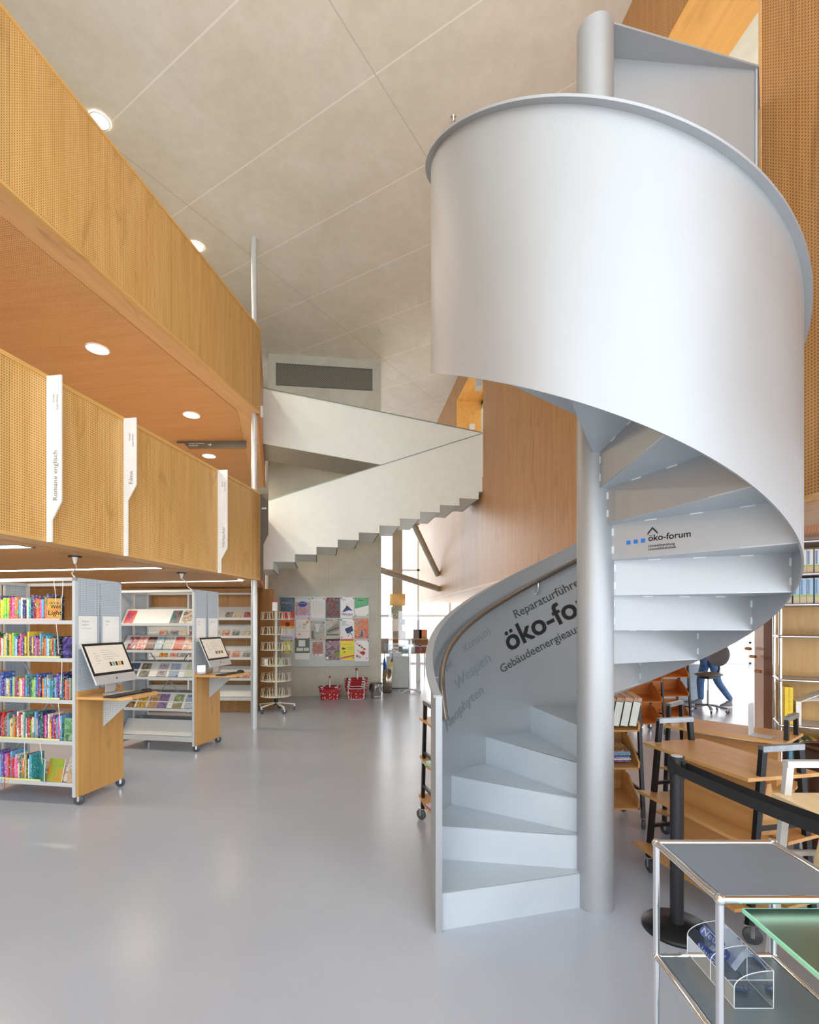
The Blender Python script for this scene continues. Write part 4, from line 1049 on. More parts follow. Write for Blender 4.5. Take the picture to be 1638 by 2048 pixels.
poster(681, 1238.5, 708, 1277, (240, 242, 242), 'white festival poster with a tilted navy box figure', [('p', [(.3, .5), (.85, .66), (.95, .4), (.5, .24)], 0, 0, 0, (62, 76, 120)), ('p', [(.7, .3), (.5, .08), (.54, .08), (.75, .3)], 0, 0, 0, (70, 80, 110)), ('p', [(.7, .3), (.9, .12), (.93, .14), (.76, .32)], 0, 0, 0, (70, 80, 110))], [('BUCH', .10, .07, .86, plain('poster_sky', (140, 196, 206), .6)), ('WELT', .10, .07, .76, MATS['poster_sky']), ('FESTIVAL', .10, .07, .66, MATS['poster_sky'])], [('black', .05, .97), ('black', .96, .97), ('red', .1, .06), ('red', .9, .04)])
poster(709, 1237, 737, 1277, A('orangemix', [(240, 130, 70), (250, 200, 90), (240, 120, 130), (244, 160, 80), (220, 90, 60)], 10), 'swirling orange and pink poster, right column', [('p', [(.2, .95), (.28, .95), (.34, .6), (.28, .6)], 0, 0, 0, (90, 170, 190)), ('p', [(.4, .1), (.6, .1), (.62, .3), (.5, .45)], 0, 0, 0, (70, 110, 170))], [], [('black', .08, .12), ('black', .93, .08)])
poster(564, 1281, 585, 1306, (236, 240, 220), 'small lime green leaflet poster with white border, bottom left', [('r', .05, .04, .95, .96, (198, 210, 40)), ('r', .2, .28, .8, .68, (236, 238, 170))], [], [('blue', .05, .97), ('red', .92, .97), ('black', .15, .06), ('red', .88, .06)])
poster(590, 1277, 619.5, 1318.5, (236, 238, 238), 'dark green poster with a white square sculpture, bottom row', [('r', 0, .3, 1, 1, (104, 122, 112)), ('r', .25, .62, .7, .92, (234, 236, 234)), ('r', .1, .40, .95, .56, (222, 226, 224)), ('r', .55, .36, .6, .62, (120, 130, 126))], [], [('red', .03, .99), ('red', .95, .99)])
poster(625.5, 1283.5, 646, 1312, A('redmarket', [(200, 90, 90), (230, 120, 60), (90, 60, 60), (236, 180, 120)], 14), 'small red and orange market scene poster, bottom row', [('r', 0, 0, 1, .16, (240, 238, 234))], [], [('yellow', .5, .93), ('black', .15, .08), ('black', .5, .09)])
poster(651, 1278, 679.5, 1320, A('magentaleaf', [(40, 44, 38), (220, 150, 180), (60, 60, 50), (60, 90, 40)], 7), 'black poster with pink shapes and a green plant, bottom row', [('r', 0, .92, 1, 1, (40, 40, 42)), ('c', .78, .25, .18, .18, (124, 164, 60)), ('c', .12, .1, .1, .1, (235, 235, 235))], [], [('red', .04, .98), ('blue', .95, .04)])
poster(680.5, 1278, 708.5, 1320, (242, 232, 80), 'yellow poster with a doodled face and pink stripes', [('r', .06, .92, .94, .99, (226, 50, 120)), ('p', [(0, .12), (1, .25), (1, .19), (0, .06)], 0, 0, 0, (226, 50, 120)), ('c', .2, .55, .08, .08, (60, 60, 60)), ('c', .32, .55, .06, .06, (60, 60, 60)), ('c', .3, .38, .1, .04, (220, 60, 60)), ('r', .5, .52, .9, .53, (70, 80, 130)), ('r', .5, .60, .9, .61, (70, 80, 130)), ('r', .1, .74, .8, .75, (70, 80, 130))], [], [('blue', .05, .97), ('black', .93, .12)])
poster(709, 1281, 737, 1322, (242, 242, 244), 'white poster with red and green berries at the bottom right', [('c', .18+.6*((i*5) % 7)/7, .25+.085*i, .09, .08, ((214, 60, 44), (90, 160, 90), (206, 70, 60), (230, 190, 190))[i % 4]) for i in range(8)]+[('c', .6, .4, .16, .13, (190, 50, 40)), ('c', .35, .2, .12, .09, (150, 190, 160))], [], [('blue', .05, .97), ('black', .97, .98), ('red', .86, .14)])

# ================================================================== CAROUSEL, BASKETS, BINS
cc = at(552, 1420, 9.30); cc.z = 0
cr = thing('postcard_carousel', 'white revolving postcard stand with six wire tiers on castors', 'display stand', cc)
M_wire = plain('cream_wire', (232, 230, 214), .4)
MB().cyl(0, 0, .13, 1.86, .020, 16).build('pole', M_wire, cr)
MB().cyl(0, 0, .12, .25, .038, 16).build('hub', M_black, cr)
for i in range(5):
    a = 2*PI*i/5+.35; c, s = math.cos(a), math.sin(a)
    arm = MB(); arm.bar((0.03*c, .03*s, .16), (.35*c, .35*s, .115), .03, .022); arm.build('foot', M_wire, cr)
    castor(cr, .335*c, .335*s, .040, a+1.5, .115)
for i, zt in enumerate((1.84, 1.565, 1.28, .995, .71, .425)):
    m = MB(); zb = zt-.14; Rr, rb = .27, .245
    m.tube([(Rr*.99*math.cos(2*PI*k/32), Rr*.99*math.sin(2*PI*k/32), zb) for k in range(32)], .0045, 6, closed=True)
    m.tube([(rb*.4*math.cos(2*PI*k/24), rb*.4*math.sin(2*PI*k/24), zb) for k in range(24)], .0035, 6, closed=True)
    m.lathe([(.02, zb-.004), (rb+.02, zb-.004), (rb+.02, zb), (.02, zb)], 32)
    for k in range(12):
        a = 2*PI*k/12; d = .055
        for (r_, off) in ((Rr, d), ):
            c, s = math.cos(a), math.sin(a); tx, ty = -s, c
            m.tube([(Rr*c+tx*d, Rr*s+ty*d, zb), (Rr*.93*c+tx*d*.8, Rr*.93*s+ty*d*.8, zt), (Rr*.93*c-tx*d*.8, Rr*.93*s-ty*d*.8, zt), (Rr*c-tx*d, Rr*s-ty*d, zb)], .0034, 5)
        m.tube([(.1*c+tx*.03, .1*s+ty*.03, zb), (.13*c+tx*.03, .13*s+ty*.03, zt), (.13*c-tx*.03, .13*s-ty*.03, zt), (.1*c-tx*.03, .1*s-ty*.03, zb)], .003, 5)
    m.build('wire_tier', M_wire, cr)
ct = thing('carton', 'small red and white gable carton on top of the postcard stand', 'carton', (cc.x-.02, cc.y, 1.86), .2)
MB().box(-.045, .045, -.045, .045, 0, .16).build('body', M_white, ct)
MB().prism([(-.045, .16), (.045, .16), (.045, .20), (0, .175), (-.045, .20)], -.045, .045, Matrix.Rotation(PI/2, 4, 'X')).build('red_top', plain('carton_red', (206, 54, 46), .5), ct)
for i, (a, c) in enumerate(((-2.4, 'white'), (-.9, 'pale green'))):
    P = Vector((cc.x+.2*math.cos(a), cc.y+.2*math.sin(a), .862))
    o = MB().box(-.03, .03, -.01, .01, 0, .12).build('card_packet', cover_mat(c)); o.location = P; o.rotation_euler = (0, .0, a)
    tag(o, '%s card packet standing in the fourth tier of the postcard stand' % c, 'packet')

def dots():
    m, nt, b = new_mat('red_dotted_fabric'); v = obj_coord(nt)
    vo = N(nt, 'ShaderNodeTexVoronoi'); vo.inputs['Scale'].default_value = 20; nt.links.new(v, vo.inputs['Vector'])
    d = vo.outputs['Distance']; colr = vo.outputs['Color']
    base = lin((164, 30, 36))
    rr = N(nt, 'ShaderNodeSeparateColor'); nt.links.new(colr, rr.inputs[0])
    dc = ramp(nt, rr.outputs[0], [(0.0, lin((230, 226, 220))), (.35, lin((230, 226, 220))), (.5, lin((90, 160, 180))), (.7, lin((210, 130, 140))), (1, lin((220, 200, 190)))])
    k = math_n(nt, 'LESS_THAN', d, .34); k2 = math_n(nt, 'LESS_THAN', d, .2)
    c = mixc(nt, k, base, dc); c = mixc(nt, k2, c, base); c = mixc(nt, math_n(nt, 'LESS_THAN', d, .1), c, dc)
    nt.links.new(c, b.inputs['Base Color']); b.inputs['Roughness'].default_value = .7
    return m
M_dot = dots()
M_redf = plain('red_trim', (150, 26, 32), .6)
def basket_rim(m, z, w=.24, d=.14, g=1.0):
    pts = []
    for k in range(40):
        a = 2*PI*k/40; c, s = math.cos(a), math.sin(a)
        pts.append((g*w*math.copysign(abs(c)**.45, c), g*d*math.copysign(abs(s)**.45, s), z))
    return pts
def basket(P, rz, label, handle_side=False, fullz=.27):
    t = thing('carry_basket', label, 'basket', P, rz, 'red shopping baskets')
    n = 40; m = MB(); prof = [(.78, 0.0), (.80, .01), (.86, .12), (1.0, fullz), (.985, fullz), (.84, .12), (.78, .012)]
    vs = []
    for g, z in prof: vs += basket_rim(m, z, g=g)
    fs = [(i*n+k, i*n+(k+1) % n, (i+1)*n+(k+1) % n, (i+1)*n+k) for i in range(len(prof)-1) for k in range(n)]
    m.add(vs, fs, True); m.add(vs[:n], [tuple(range(n))[::-1]]); m.add(vs[-n:], [tuple(range(n))])
    m.build('body', M_dot, t)
    pts = basket_rim(None, fullz, g=1.005)
    r = MB().tube(pts, .016, 10, closed=True).build('rim', M_redf, t)
    m = MB(); 
    for k in range(1, 40, 5):
        m.tube([pts[k], pts[(k+1) % 40], pts[(k+2) % 40]], .0175, 10)
    m.build('rim_segment', M_alu, r)
    h = MB().tube([(-.225*math.cos(a_), .0, fullz+.19*math.sin(a_)) for a_ in [PI*i/16 for i in range(17)]], .011, 10)
    M_ = Matrix.Rotation(PI/2, 4, 'Z') if not handle_side else Matrix.Identity(4)
    # handle crosses the basket from front to back
    hh = MB(); hh.tube([(0, -.145*math.cos(a_), fullz+.22*math.sin(a_)**.8) for a_ in [PI*i/16 for i in range(17)]], .011, 10)
    ho = hh.build('handle', M_alu, t)
    g = MB(); g.tube([(0, -.145*math.cos(a_), fullz+.22*math.sin(a_)**.8) for a_ in [PI*i/16 for i in range(5, 12)]], .0165, 10).build('grip', M_redf, ho)
    return t
bP = at(660, 1398, 10.75); bP.z = 0
basket(bP, ang, 'red dotted carrying basket standing alone on the floor by the wall')
sP = at(712, 1398, 10.85); sP.z = 0
for i, lb in enumerate(('lowest basket of the red dotted stack', 'second basket from the bottom of the red dotted stack', 'third basket from the bottom of the red dotted stack', 'topmost basket of the red dotted stack, handle upright')):
    t = basket(sP+Vector((.004*i, 0, .052*i+.003)), ang+.04*i, lb)
    if i < 3:
        for c in list(t.children):
            if c.name.startswith('handle'):
                for g in list(c.children): bpy.data.objects.remove(g)
                bpy.data.objects.remove(c)
                MB().tube([(-.17, -.145, .26), (-.17, -.165-.012*(2-i), .03 if i == 0 else .2), (-.13, -.168-.012*(2-i), .01 if i == 0 else .18), (.13, -.168-.012*(2-i), .01 if i == 0 else .18), (.17, -.165-.012*(2-i), .03 if i == 0 else .2), (.17, -.145, .26)], .009, 8).build('folded_handle', M_alu, t)
# waste bin with plastic bag
wP = at(752, 1391, 11.0); wP.z = 0
wb = thing('waste_bin', 'round aluminium waste bin with a clear bag beside the basket stack', 'bin', wP)
MB().lathe([(.0, .003), (.112, .003), (.115, .02), (.105, .06), (.118, .075), (.125, .31), (.128, .315), (.121, .315), (.112, .08), (0, .07)], 36).build('body', plain('zinc_bin', (176, 176, 172), .35, .8, .08), wb)
m = MB(); n = 36; vs = []
for j, (r, z) in enumerate(((.115, .30), (.131, .325), (.138, .30), (.150, .22), (.140, .13))):
    for k in range(n):
        a = 2*PI*k/n; q = r+.008*math.sin(5*a+j)+.006*math.sin(11*a+2*j)*(j > 1)
        vs.append((q*math.cos(a), q*math.sin(a), z+.012*math.sin(3*a)*(j > 1)))
m.add(vs, [(i*n+k, i*n+(k+1) % n, (i+1)*n+(k+1) % n, (i+1)*n+k) for i in range(4) for k in range(n)], True)
m.build('plastic_bag', glassy('plastic_film', (240, 240, 240), .12, .15), wb)
# umbrella stand
uP = at(774, 1386, 11.75); uP.z = 0
us_ = thing('umbrella_stand', 'tall perforated steel umbrella stand beside the concrete wall', 'umbrella stand', uP)
MB().lathe([(.0, .004), (.112, .004), (.112, .56), (.108, .56), (.108, .02), (0, .02)], 40).build('body', plain('stand_steel', (186, 178, 164), .2, 1.0, .04), us_)
m = MB()
for k in range(10):
    a = 2*PI*k/10+.15
    for j in range(6): m.ball((.1125*math.cos(a), .1125*math.sin(a), .06+.088*j), .008, 8, 6)
m.build('punched_holes', M_black, us_)
def umbrella(dx, tilt, cols, label):
    t = thing('umbrella', label, 'umbrella', uP+Vector((dx, 0, .03)), 0); t.rotation_euler = (0, tilt, 0)
    m = MB(); n = 12; vs = []
    for r, z in ((.012, .12), (.03, .35), (.040, .58), (.028, .70), (.010, .80)):
        for k in range(n): a = 2*PI*k/n; q = r*(1+.22*math.sin(4*a)); vs.append((q*math.cos(a), q*math.sin(a), z))
    m.add(vs, [(i*n+k, i*n+(k+1) % n, (i+1)*n+(k+1) % n, (i+1)*n+k) for i in range(4) for k in range(n)], True)
    for i in range(len(m.mi)): m.mi[i] = (i//6) % len(cols)
    m.build('folded_canopy', [plain('canopy_%d_%d_%d' % c, c, .6) for c in cols], t)
    MB().tube([(0, 0, .02), (0, 0, .86), (.0, 0, .92), (.02, 0, .95), (.045, 0, .94), (.05, 0, .91)], .006, 8).build('shaft', M_black, t)
umbrella(-.03, -.04, [(30, 90, 190), (30, 80, 170)], 'folded blue umbrella in the steel umbrella stand')
umbrella(.045, .10, [(225, 215, 220), (90, 60, 120), (220, 210, 60)], 'folded white, violet and yellow umbrella in the steel umbrella stand')
# standing table with glass top
tP = at(819, 1386, 11.9); tP.z = 0
bt = thing('standing_table', 'tall standing table with a glass top and chrome column foot', 'table', tP)
MB().cyl(0, 0, .06, 1.08, .030, 20).build('column', M_chrome, bt)
MB().cyl(0, 0, 1.09, 1.10, .42, 48).build('glass_top', glassy('table_glass', (225, 236, 232), .12, .05), bt)
MB().cyl(0, 0, 1.07, 1.09, .12, 24).build('top_plate', M_chrome, bt)
for i in range(4):
    a = PI/4+.2+i*PI/2; m = MB(); c, s = math.cos(a), math.sin(a)
    m.bar((.0, .0, .065), (.31*c, .31*s, .028), .04, .022).cyl(.30*c, .30*s, 0, .03, .018, 12)
    m.build('foot', M_alu, bt)
# low grey cabinet and long brochure shelf by the facade
o = thing('grey_cabinet', 'low light grey metal cabinet behind the umbrella stand', 'cabinet', at(797, 1386, 12.6).to_2d().to_3d(), .0)
MB().box(-.30, .30, -.2, .2, .03, .80).build('body', plain('cabinet_grey', (190, 196, 192), .5), o, bevel=.004)
MB().box(-.30, .30, -.215, -.2, .05, .79).build('door', plain('cabinet_grey', (190, 196, 192), .5), o, bevel=.003)
MB().box(-.27, .27, -.17, .17, 0, .03).build('plinth', M_greyd, o)
MB().box(-.22, .06, -.18, .2, .8, .90).build('raised_box', M_grey, o)
sx = at(745, 1290, 15.6); ex = at(857, 1290, 15.6)
o = thing('brochure_shelf', 'long wooden brochure shelf in front of the bright facade', 'shelf', (sx.x, 15.6, 0))
L = ex.x-sx.x
MB().box(0, L, 0, .35, .68, .71).box(0, L, 0, .35, 1.12, 1.15).box(0, L, .33, .35, .71, 1.12).box(0, .02, 0, .35, .71, 1.12).box(L-.02, L, 0, .35, .71, 1.12).build('case', wood('honey_wood', (206, 146, 84), (220, 166, 104), 0), o)
m = MB()
for x in (.1, L/2, L-.12): m.bar((x, .1, 0), (x, .1, .68), .03, .03).bar((x, .28, 0), (x, .28, .68), .03, .03)
m.build('leg', M_alu, o)
for i, (u, w_, c) in enumerate(((775, .22, 'grey'), (791, .2, 'white'), (810, .22, 'teal'), (824, .18, 'white'), (839, .2, 'maroon'))):
    P = at(u, 1290, 15.56)
    q = MB().box(-w_/2, w_/2, -.01, .0, 0, .30).build('brochure', cover_mat(c)); q.location = (P.x, 15.59, .711)
    tag(q, '%s brochure on the front of the long wooden shelf, %s from the left' % (c, nth(i+1)), 'brochure', 'brochures on the long shelf')
for u, c in ((835, 'brown'), (846, 'orange')):
    P = at(u, 1280, 15.7)
    q = MB().box(-.13, .13, -.02, .02, 0, .28).build('book_on_stand', cover_mat(c)); q.location = (P.x, 15.75, 1.15)
    tag(q, '%s covered book standing on top of the long wooden shelf' % c, 'book')
# pillar sleeve and notices
o = MB().lathe([(.237, 0), (.26, 0), (.26, .37), (.237, .37), (.237, 0)], 48).build('ring_lamp_shade', plain('ochre_shade', (222, 178, 110), .7, emit=(222, 170, 100), es=.15)); o.location = (Pc.x, 16.4, H+(1246-1211)/F*16.4)
tag(o, 'round ochre drum shade wrapped around the far pillar', 'lamp shade')
for i, (u0, v0, u1, v1, c, lb) in enumerate(((782, 1213, 798, 1236, art_mat('leafy', [(230, 230, 150), (90, 120, 60), (240, 240, 220), (220, 200, 80)], 18), 'yellow and green patterned notice on the far pillar'),
        (783, 1238, 797, 1262, M_paper, 'white text notice on the left of the far pillar'), (800, 1238, 810, 1250, art_mat('flagblue', [(90, 140, 200), (240, 240, 240), (240, 210, 90)], 6), 'small blue and yellow notice on the far pillar'),
        (786, 1264, 797, 1277, plain('grey_print', (150, 165, 160), .6), 'grey photo notice low on the far pillar'), (801, 1262, 811, 1278, M_paper, 'white text notice low on the right of the far pillar'))):
    a = at(u0, v0, 15.98); b = at(u1, v1, 15.98)
    q = MB().box(a.x, b.x, -.004, 0, b.z, a.z).build('pillar_notice', c); q.location = (0, 16.19, 0); tag(q, lb, 'notice', 'notices on the far pillar')
# acrylic screens by the facade
for i, (u, v0, v1, Y) in enumerate(((763, 1228, 1300, 13.4), (818, 1222, 1350, 14.2))):
    a = at(u, v0, Y)
    q = thing('acrylic_screen', ('clear acrylic screen beside the concrete wall edge', 'clear acrylic screen behind the standing table')[i], 'screen', (a.x, Y, 0))
    MB().box(-.3, .3, -.004, .004, .75, a.z).build('pane', M_acryl, q); MB().box(-.32, -.2, -.12, .12, 0, .75).box(.2, .32, -.12, .12, 0, .75).build('foot', M_white, q)

# ================================================================== TROLLEYS
def trolley(loc, rz, label, kind='flat', frame=None, wd=None, L=.80, W=.456, group='book trolleys', lw=1.0):
    fm = frame or M_black; wm = wd or M_trolley
    t = thing('book_trolley', label, 'trolley', (loc[0], loc[1], 0), rz, group)
    for s in (-1, 1):
        x = s*(L/2-.02 if kind == 'flat' else L/2+.018)
        m = MB(); tw, bw = .115, .20
        m.bar((x, -bw, .10), (x, -tw, .985), .032, .026, (1, 0, 0)).bar((x, bw, .10), (x, tw, .985), .032, .026, (1, 0, 0))
        m.bar((x, -.18, .30), (x, .18, .30), .02, .02).bar((x, -.16, .58), (x, .16, .58), .02, .02)
        fr_ = m.build('end_frame', fm, t)
        MB().bar((x, -tw-.016, .99), (x, tw+.016, .99), .034, .030).build('top_bar', plain('worn_steel', (150, 156, 160), .32, .8, .15, 20) if frame is None else fm, fr_)
        castor(t, x, -bw-.0, .045, .5*s+.4, .125); castor(t, x, bw+.0, .045, 1.2-s, .125)
    if kind == 'flat':
        MB().box(-L/2, L/2, -W/2, W/2, .830, .850).build('top_shelf', wm, t, bevel=.002)
        for z, w2 in ((.535, .27), (.20, .31)):
            for s in (-1, 1):
                m = MB(); m.add([(-L/2, s*.02, z-.03), (L/2, s*.02, z-.03), (L/2, s*w2*lw, z+.0), (-L/2, s*w2*lw, z+.0),
                                 (-L/2, s*.02, z-.048), (L/2, s*.02, z-.048), (L/2, s*w2*lw, z-.018), (-L/2, s*w2*lw, z-.018)],
                                [(0, 1, 2, 3), (7, 6, 5, 4), (0, 4, 5, 1), (3, 2, 6, 7), (1, 5, 6, 2), (0, 3, 7, 4)])
                m.build('side_shelf', wm, t)
            m = MB(); 
            for s in (-1, 1): m.bar((-L/2+.06, s*.055, z-.04), (L/2-.06, s*.055, z-.04), .001, .001) if False else None
            m.add([(-L/2+.09, -.07, z-.03), (L/2-.09, -.07, z-.03), (L/2-.09, -.012, z+.245), (-L/2+.09, -.012, z+.245),
                   (-L/2+.09, .07, z-.03), (L/2-.09, .07, z-.03), (L/2-.09, .012, z+.245), (-L/2+.09, .012, z+.245)],
                  [(0, 1, 2, 3), (7, 6, 5, 4), (3, 2, 6, 7), (0, 3, 7, 4), (1, 5, 6, 2)])
            m.build('divider_board', wm, t)
    else:
        for z in (.80, .50, .18):
            tl = Matrix.Translation((0, 0, z)) @ Matrix.Rotation(.16, 4, 'X')
            MB(tl).box(-L/2, L/2, -.18, .15, 0, .016).build('tray_floor', wm, t)
            MB(tl).box(-L/2, L/2, .15, .165, 0, .19).build('tray_back', wm, t)
            for s in (-1, 1):
                m = MB(tl); x = s*(L/2-.008)
                m.prism([(-.18, 0), (.16, 0), (.16, .19), (.03, .19), (-.18, .06)], -.008, .008, Matrix.Translation((x, 0, 0)) @ Matrix.Rotation(PI/2, 4, 'Z') @ Matrix.Rotation(PI/2, 4, 'X'))
                m.build('tray_cheek', wm, t)
    return t
T3 = Vector((1.853, 2.975, 0)); T3r = math.atan2(-.79, .17)
trolley(T3, T3r, 'empty wooden book trolley with black steel frame directly behind the belt post')
T4 = Vector((2.378, 3.732, 0)); T4r = math.atan2(-.61, .52)
trolley(T4, T4r, 'wooden book trolley carrying a grey bookend, behind the one at the belt post')
trolley((.525, 4.06), .24, 'wooden book trolley partly hidden left behind the spiral staircase', lw=.8)
trolley((1.43, 4.16), 0.0, 'wooden tray trolley with thick pale books behind the spiral column', 'tray')
trolley((1.86, 2.05), PI/2, 'light plywood trolley with pale grey frame at the right edge', 'flat', M_grey, M_ply, L=.55, W=.36, lw=.62)
trolley((4.02, 8.1), .05, 'orange wooden tray trolley with ladder frame left of the office chair', 'tray', None, wood('orange_trolley', (190, 116, 56), (208, 136, 72), 0, knots=.1))
trolley((3.30, 7.5), .08, 'orange wooden tray trolley farthest left behind the spiral column', 'tray', None, MATS['orange_trolley'])
def bookend(P, rz, label):
    o = MB(); o.box(-.001, .001, -.06, .06, 0, .22).box(0, .11, -.06, .06, 0, .0015)
    for s in (-1, 1): pass
    m = MB(); pts = [(-.06, 0), (.06, 0), (.06, .20), (.055, .212), (.04, .22), (-.04, .22), (-.055, .212), (-.06, .20)]
    m.prism(pts, -.001, .001, Matrix.Rotation(PI/2, 4, 'Z') @ Matrix.Rotation(PI/2, 4, 'X')); m.box(0, .13, -.058, .058, 0, .0016)
    q = m.build('bookend', plain('bookend_grey', (196, 202, 206), .4, .2)); q.location = P; q.rotation_euler = (0, 0, rz)
    return tag(q, label, 'bookend', 'grey metal bookends')
P = T4+(Matrix.Rotation(T4r, 3, 'Z') @ Vector((.17, -.10, .851))); bookend(P, T4r, 'grey metal bookend standing on the farther wooden trolley')
P = T3+(Matrix.Rotation(T3r, 3, 'Z') @ Vector((-.05, .19, .62))); 
q = T4+(Matrix.Rotation(T4r, 3, 'Z') @ Vector((-.06, -.2, .535))); bookend(q, T4r, 'grey metal bookend on the lower shelf between the two wooden trolleys')
# thick pale books in the tray trolley
for i in range(7):
    x = 1.43+.375-.045-i*.068
    t = thing('bound_volume', 'thick pale volume with brown boxed top, %s from the right on the tray trolley' % nth(i+1), 'book', (x, 4.03, .835), 0, 'thick volumes on the tray trolley')
    t.rotation_euler = (.16, .12 if i < 5 else .02, 0)
    MB().box(-.029, .029, -.08, .08, .003, .20).build('pages', plain('pale_green_pages', (226, 232, 222), .7), t)
    MB().box(-.031, -.029, -.082, .085, 0, .205).box(.029, .031, -.082, .085, 0, .205).build('cover', M_ink, t)
    MB().box(-.031, .031, -.084, .085, .2055, .235).build('brown_top', art_mat('browntop', [(190, 120, 80), (230, 200, 170), (150, 84, 50)], 20), t)
for i, c in enumerate(('brown', 'light blue', 'grey', 'royal blue', 'grey', 'white', 'purple')):
    q = MB().box(-.13, .13, -.1, .1, 0, .012).build('magazine', cover_mat(c)); q.location = (1.43+.2+.006*(i % 3), 4.11, .512+.0135*(6-i)+.03); q.rotation_euler = (.16, 0, .03*(i % 2))
    tag(q, '%s magazine, %s from the top in the pile on the tray trolley' % (c, nth(i+1)), 'magazine', 'magazines on the tray trolley')
for i, (x, y, z, c, lb) in enumerate(((.25, 3.86, .545, 'pale green', 'green and white picture magazine on the middle shelf of the hidden trolley'), (.27, 3.85, .21, 'maroon', 'red patterned magazine on the bottom shelf of the hidden trolley'))):
    q = MB().box(-.12, .12, -.15, .15, 0, .012).build('magazine', cover_mat(c)); q.location = (x, y, z); q.rotation_euler = (-.11, 0, .24); tag(q, lb, 'magazine')

# ================================================================== BELT POSTS
def belt_post(P, label):
    t = thing('belt_post', label, 'barrier post', P, 0, 'black belt barrier posts')
    MB().lathe([(0, 0), (.172, 0), (.172, .012), (.165, .022), (.06, .034), (.038, .04), (0, .04)], 48).build('base', M_black, t)
    MB().cyl(0, 0, .035, .86, .0335, 32).build('pole', plain('matt_black_pole', (30, 31, 35), .4), t)
    h = MB().cyl(0, 0, .80, .925, .037, 32)
    for a in (0, PI/2, PI, 3*PI/2): h.box(.030, .044, -.016, .016, .835, .905, Matrix.Rotation(a-1.1, 4, 'Z'))
    h.build('head', M_blackp, t)
    MB().cyl(0, 0, .925, .927, .029, 24).build('cap', plain('cap_grey', (205, 208, 212), .4), t)
    return t
pA = Vector((1.43, 2.68, 0)); pB = Vector((1.68, 1.55, 0))
belt_post(pA, 'black retractable belt post on a round base beside the spiral column'); belt_post(pB, 'black retractable belt post beyond the right picture edge')
d = (pB-pA).normalized(); nn = Vector((-d.y, d.x, 0))
for off, zc, lb in ((.037, .872, 'black barrier belt, upper far band from the post head'), (-.037, .868, 'black barrier belt, front band from the post head')):
    m = MB(); n = 14; vs = []
    for i in range(n+1):
        f = i/n; p = pA.lerp(pB, f)+nn*off; z = zc-.02*math.sin(PI*f)
        vs += [p+Vector((0, 0, z-.025)), p+Vector((0, 0, z+.025)), p+nn*.0015+Vector((0, 0, z+.025)), p+nn*.0015+Vector((0, 0, z-.025))]
    m.add(vs, [(i*4+j, i*4+(j+1) % 4, i*4+4+(j+1) % 4, i*4+4+j) for i in range(n) for j in range(4)])
    tag(m.build('barrier_belt', plain('belt_webbing', (30, 31, 34), .7)), lb, 'belt')

# ================================================================== CHROME TUBE TABLE, FRONT RIGHT
X0, X1, Y0_, Y1_ = .765, 1.125, 1.235, 1.552
ut_ = thing('side_table', 'grey two tier side table of chrome tubes in the front right corner', 'table', ((X0+X1)/2, (Y0_+Y1_)/2, 0))
hx, hy = (X1-X0)/2, (Y1_-Y0_)/2; lv = (.255, .605, .955)
for sx in (-1, 1):
    for sy in (-1, 1):
        m = MB(); m.cyl(sx*hx, sy*hy, .01, .955, .0095, 20)
        leg = m.build('leg', M_chrome, ut_)
        m = MB()
        for z in lv: m.ball((sx*hx, sy*hy, z), .0135, 16, 10)
        m.build('ball_joint', M_chrome, leg)
for z in lv:
    m = MB(); m.tube([(-hx, -hy, z), (hx, -hy, z)], .0095, 16).tube([(-hx, hy, z), (hx, hy, z)], .0095, 16).tube([(-hx, -hy, z), (-hx, hy, z)], .0095, 16).tube([(hx, -hy, z), (hx, hy, z)], .0095, 16)
    m.build('tube_frame', M_chrome, ut_)
for z in lv: MB().box(-hx+.012, hx-.012, -hy+.012, hy-.012, z-.004, z+.005).build('shelf_panel', M_usm, ut_, bevel=.002)
gt = thing('glass_counter', 'frosted glass counter top with a bright green edge at the lower right corner', 'counter', (.822, .70, 0))
MB().add([(.003, 0, .932), (.9, 0, .932), (.9, .535, .932), (.003, .535, .932)], [(0, 1, 2, 3)]).build('glass_top', M_greeng, gt)
MB().box(-.001, .0028, -.0, .535, .922, .932).box(0, .9, .535, .539, .922, .932).build('polished_edge', M_greenedge, gt)
for x, y in ((.30, .06), (.86, .06), (.30, .48), (.86, .48)): MB().cyl(x, y, 0, .922, .012, 16).build('leg', M_chrome, gt)
# acrylic dispenser with blue Neu! tabs
ad_ = thing('acrylic_dispenser', 'clear acrylic compartment box with curved sides on the lower tier of the side table', 'box', (.865, 1.335, .6105))
Wd, Ln = .105, .225
prof = [(0, 0), (Wd, 0), (Wd, .10)]+[(Wd-Wd*math.sin(a_), .055+.045*math.cos(a_)) for a_ in [PI/2*i/8 for i in range(1, 9)]]
for y in (0, .105, Ln):
    M_ = Matrix.Translation((0, y, 0)) @ Matrix.Rotation(PI/2, 4, 'X')
    w_ = MB().add([(x, y, z) for x, z in prof], [tuple(range(len(prof)))]).build('side_wall', M_acryl, ad_)
    e = MB(); e.tube([(x, y, z) for x, z in prof+[prof[0]]], .0012, 6); e.build('edge', M_acryl_edge, w_)
def sheet_(pts, nm): return MB().add(pts, [(0, 1, 2, 3)]).build(nm, M_acryl, ad_)
sheet_([(0, 0, 0), (0, Ln, 0), (0, Ln, .055), (0, 0, .055)], 'low_wall'); sheet_([(Wd, 0, 0), (Wd, Ln, 0), (Wd, Ln, .10), (Wd, 0, .10)], 'high_wall')
sheet_([(.053, .105, 0), (.053, Ln, 0), (.053, Ln, .085), (.053, .105, .085)], 'divider')
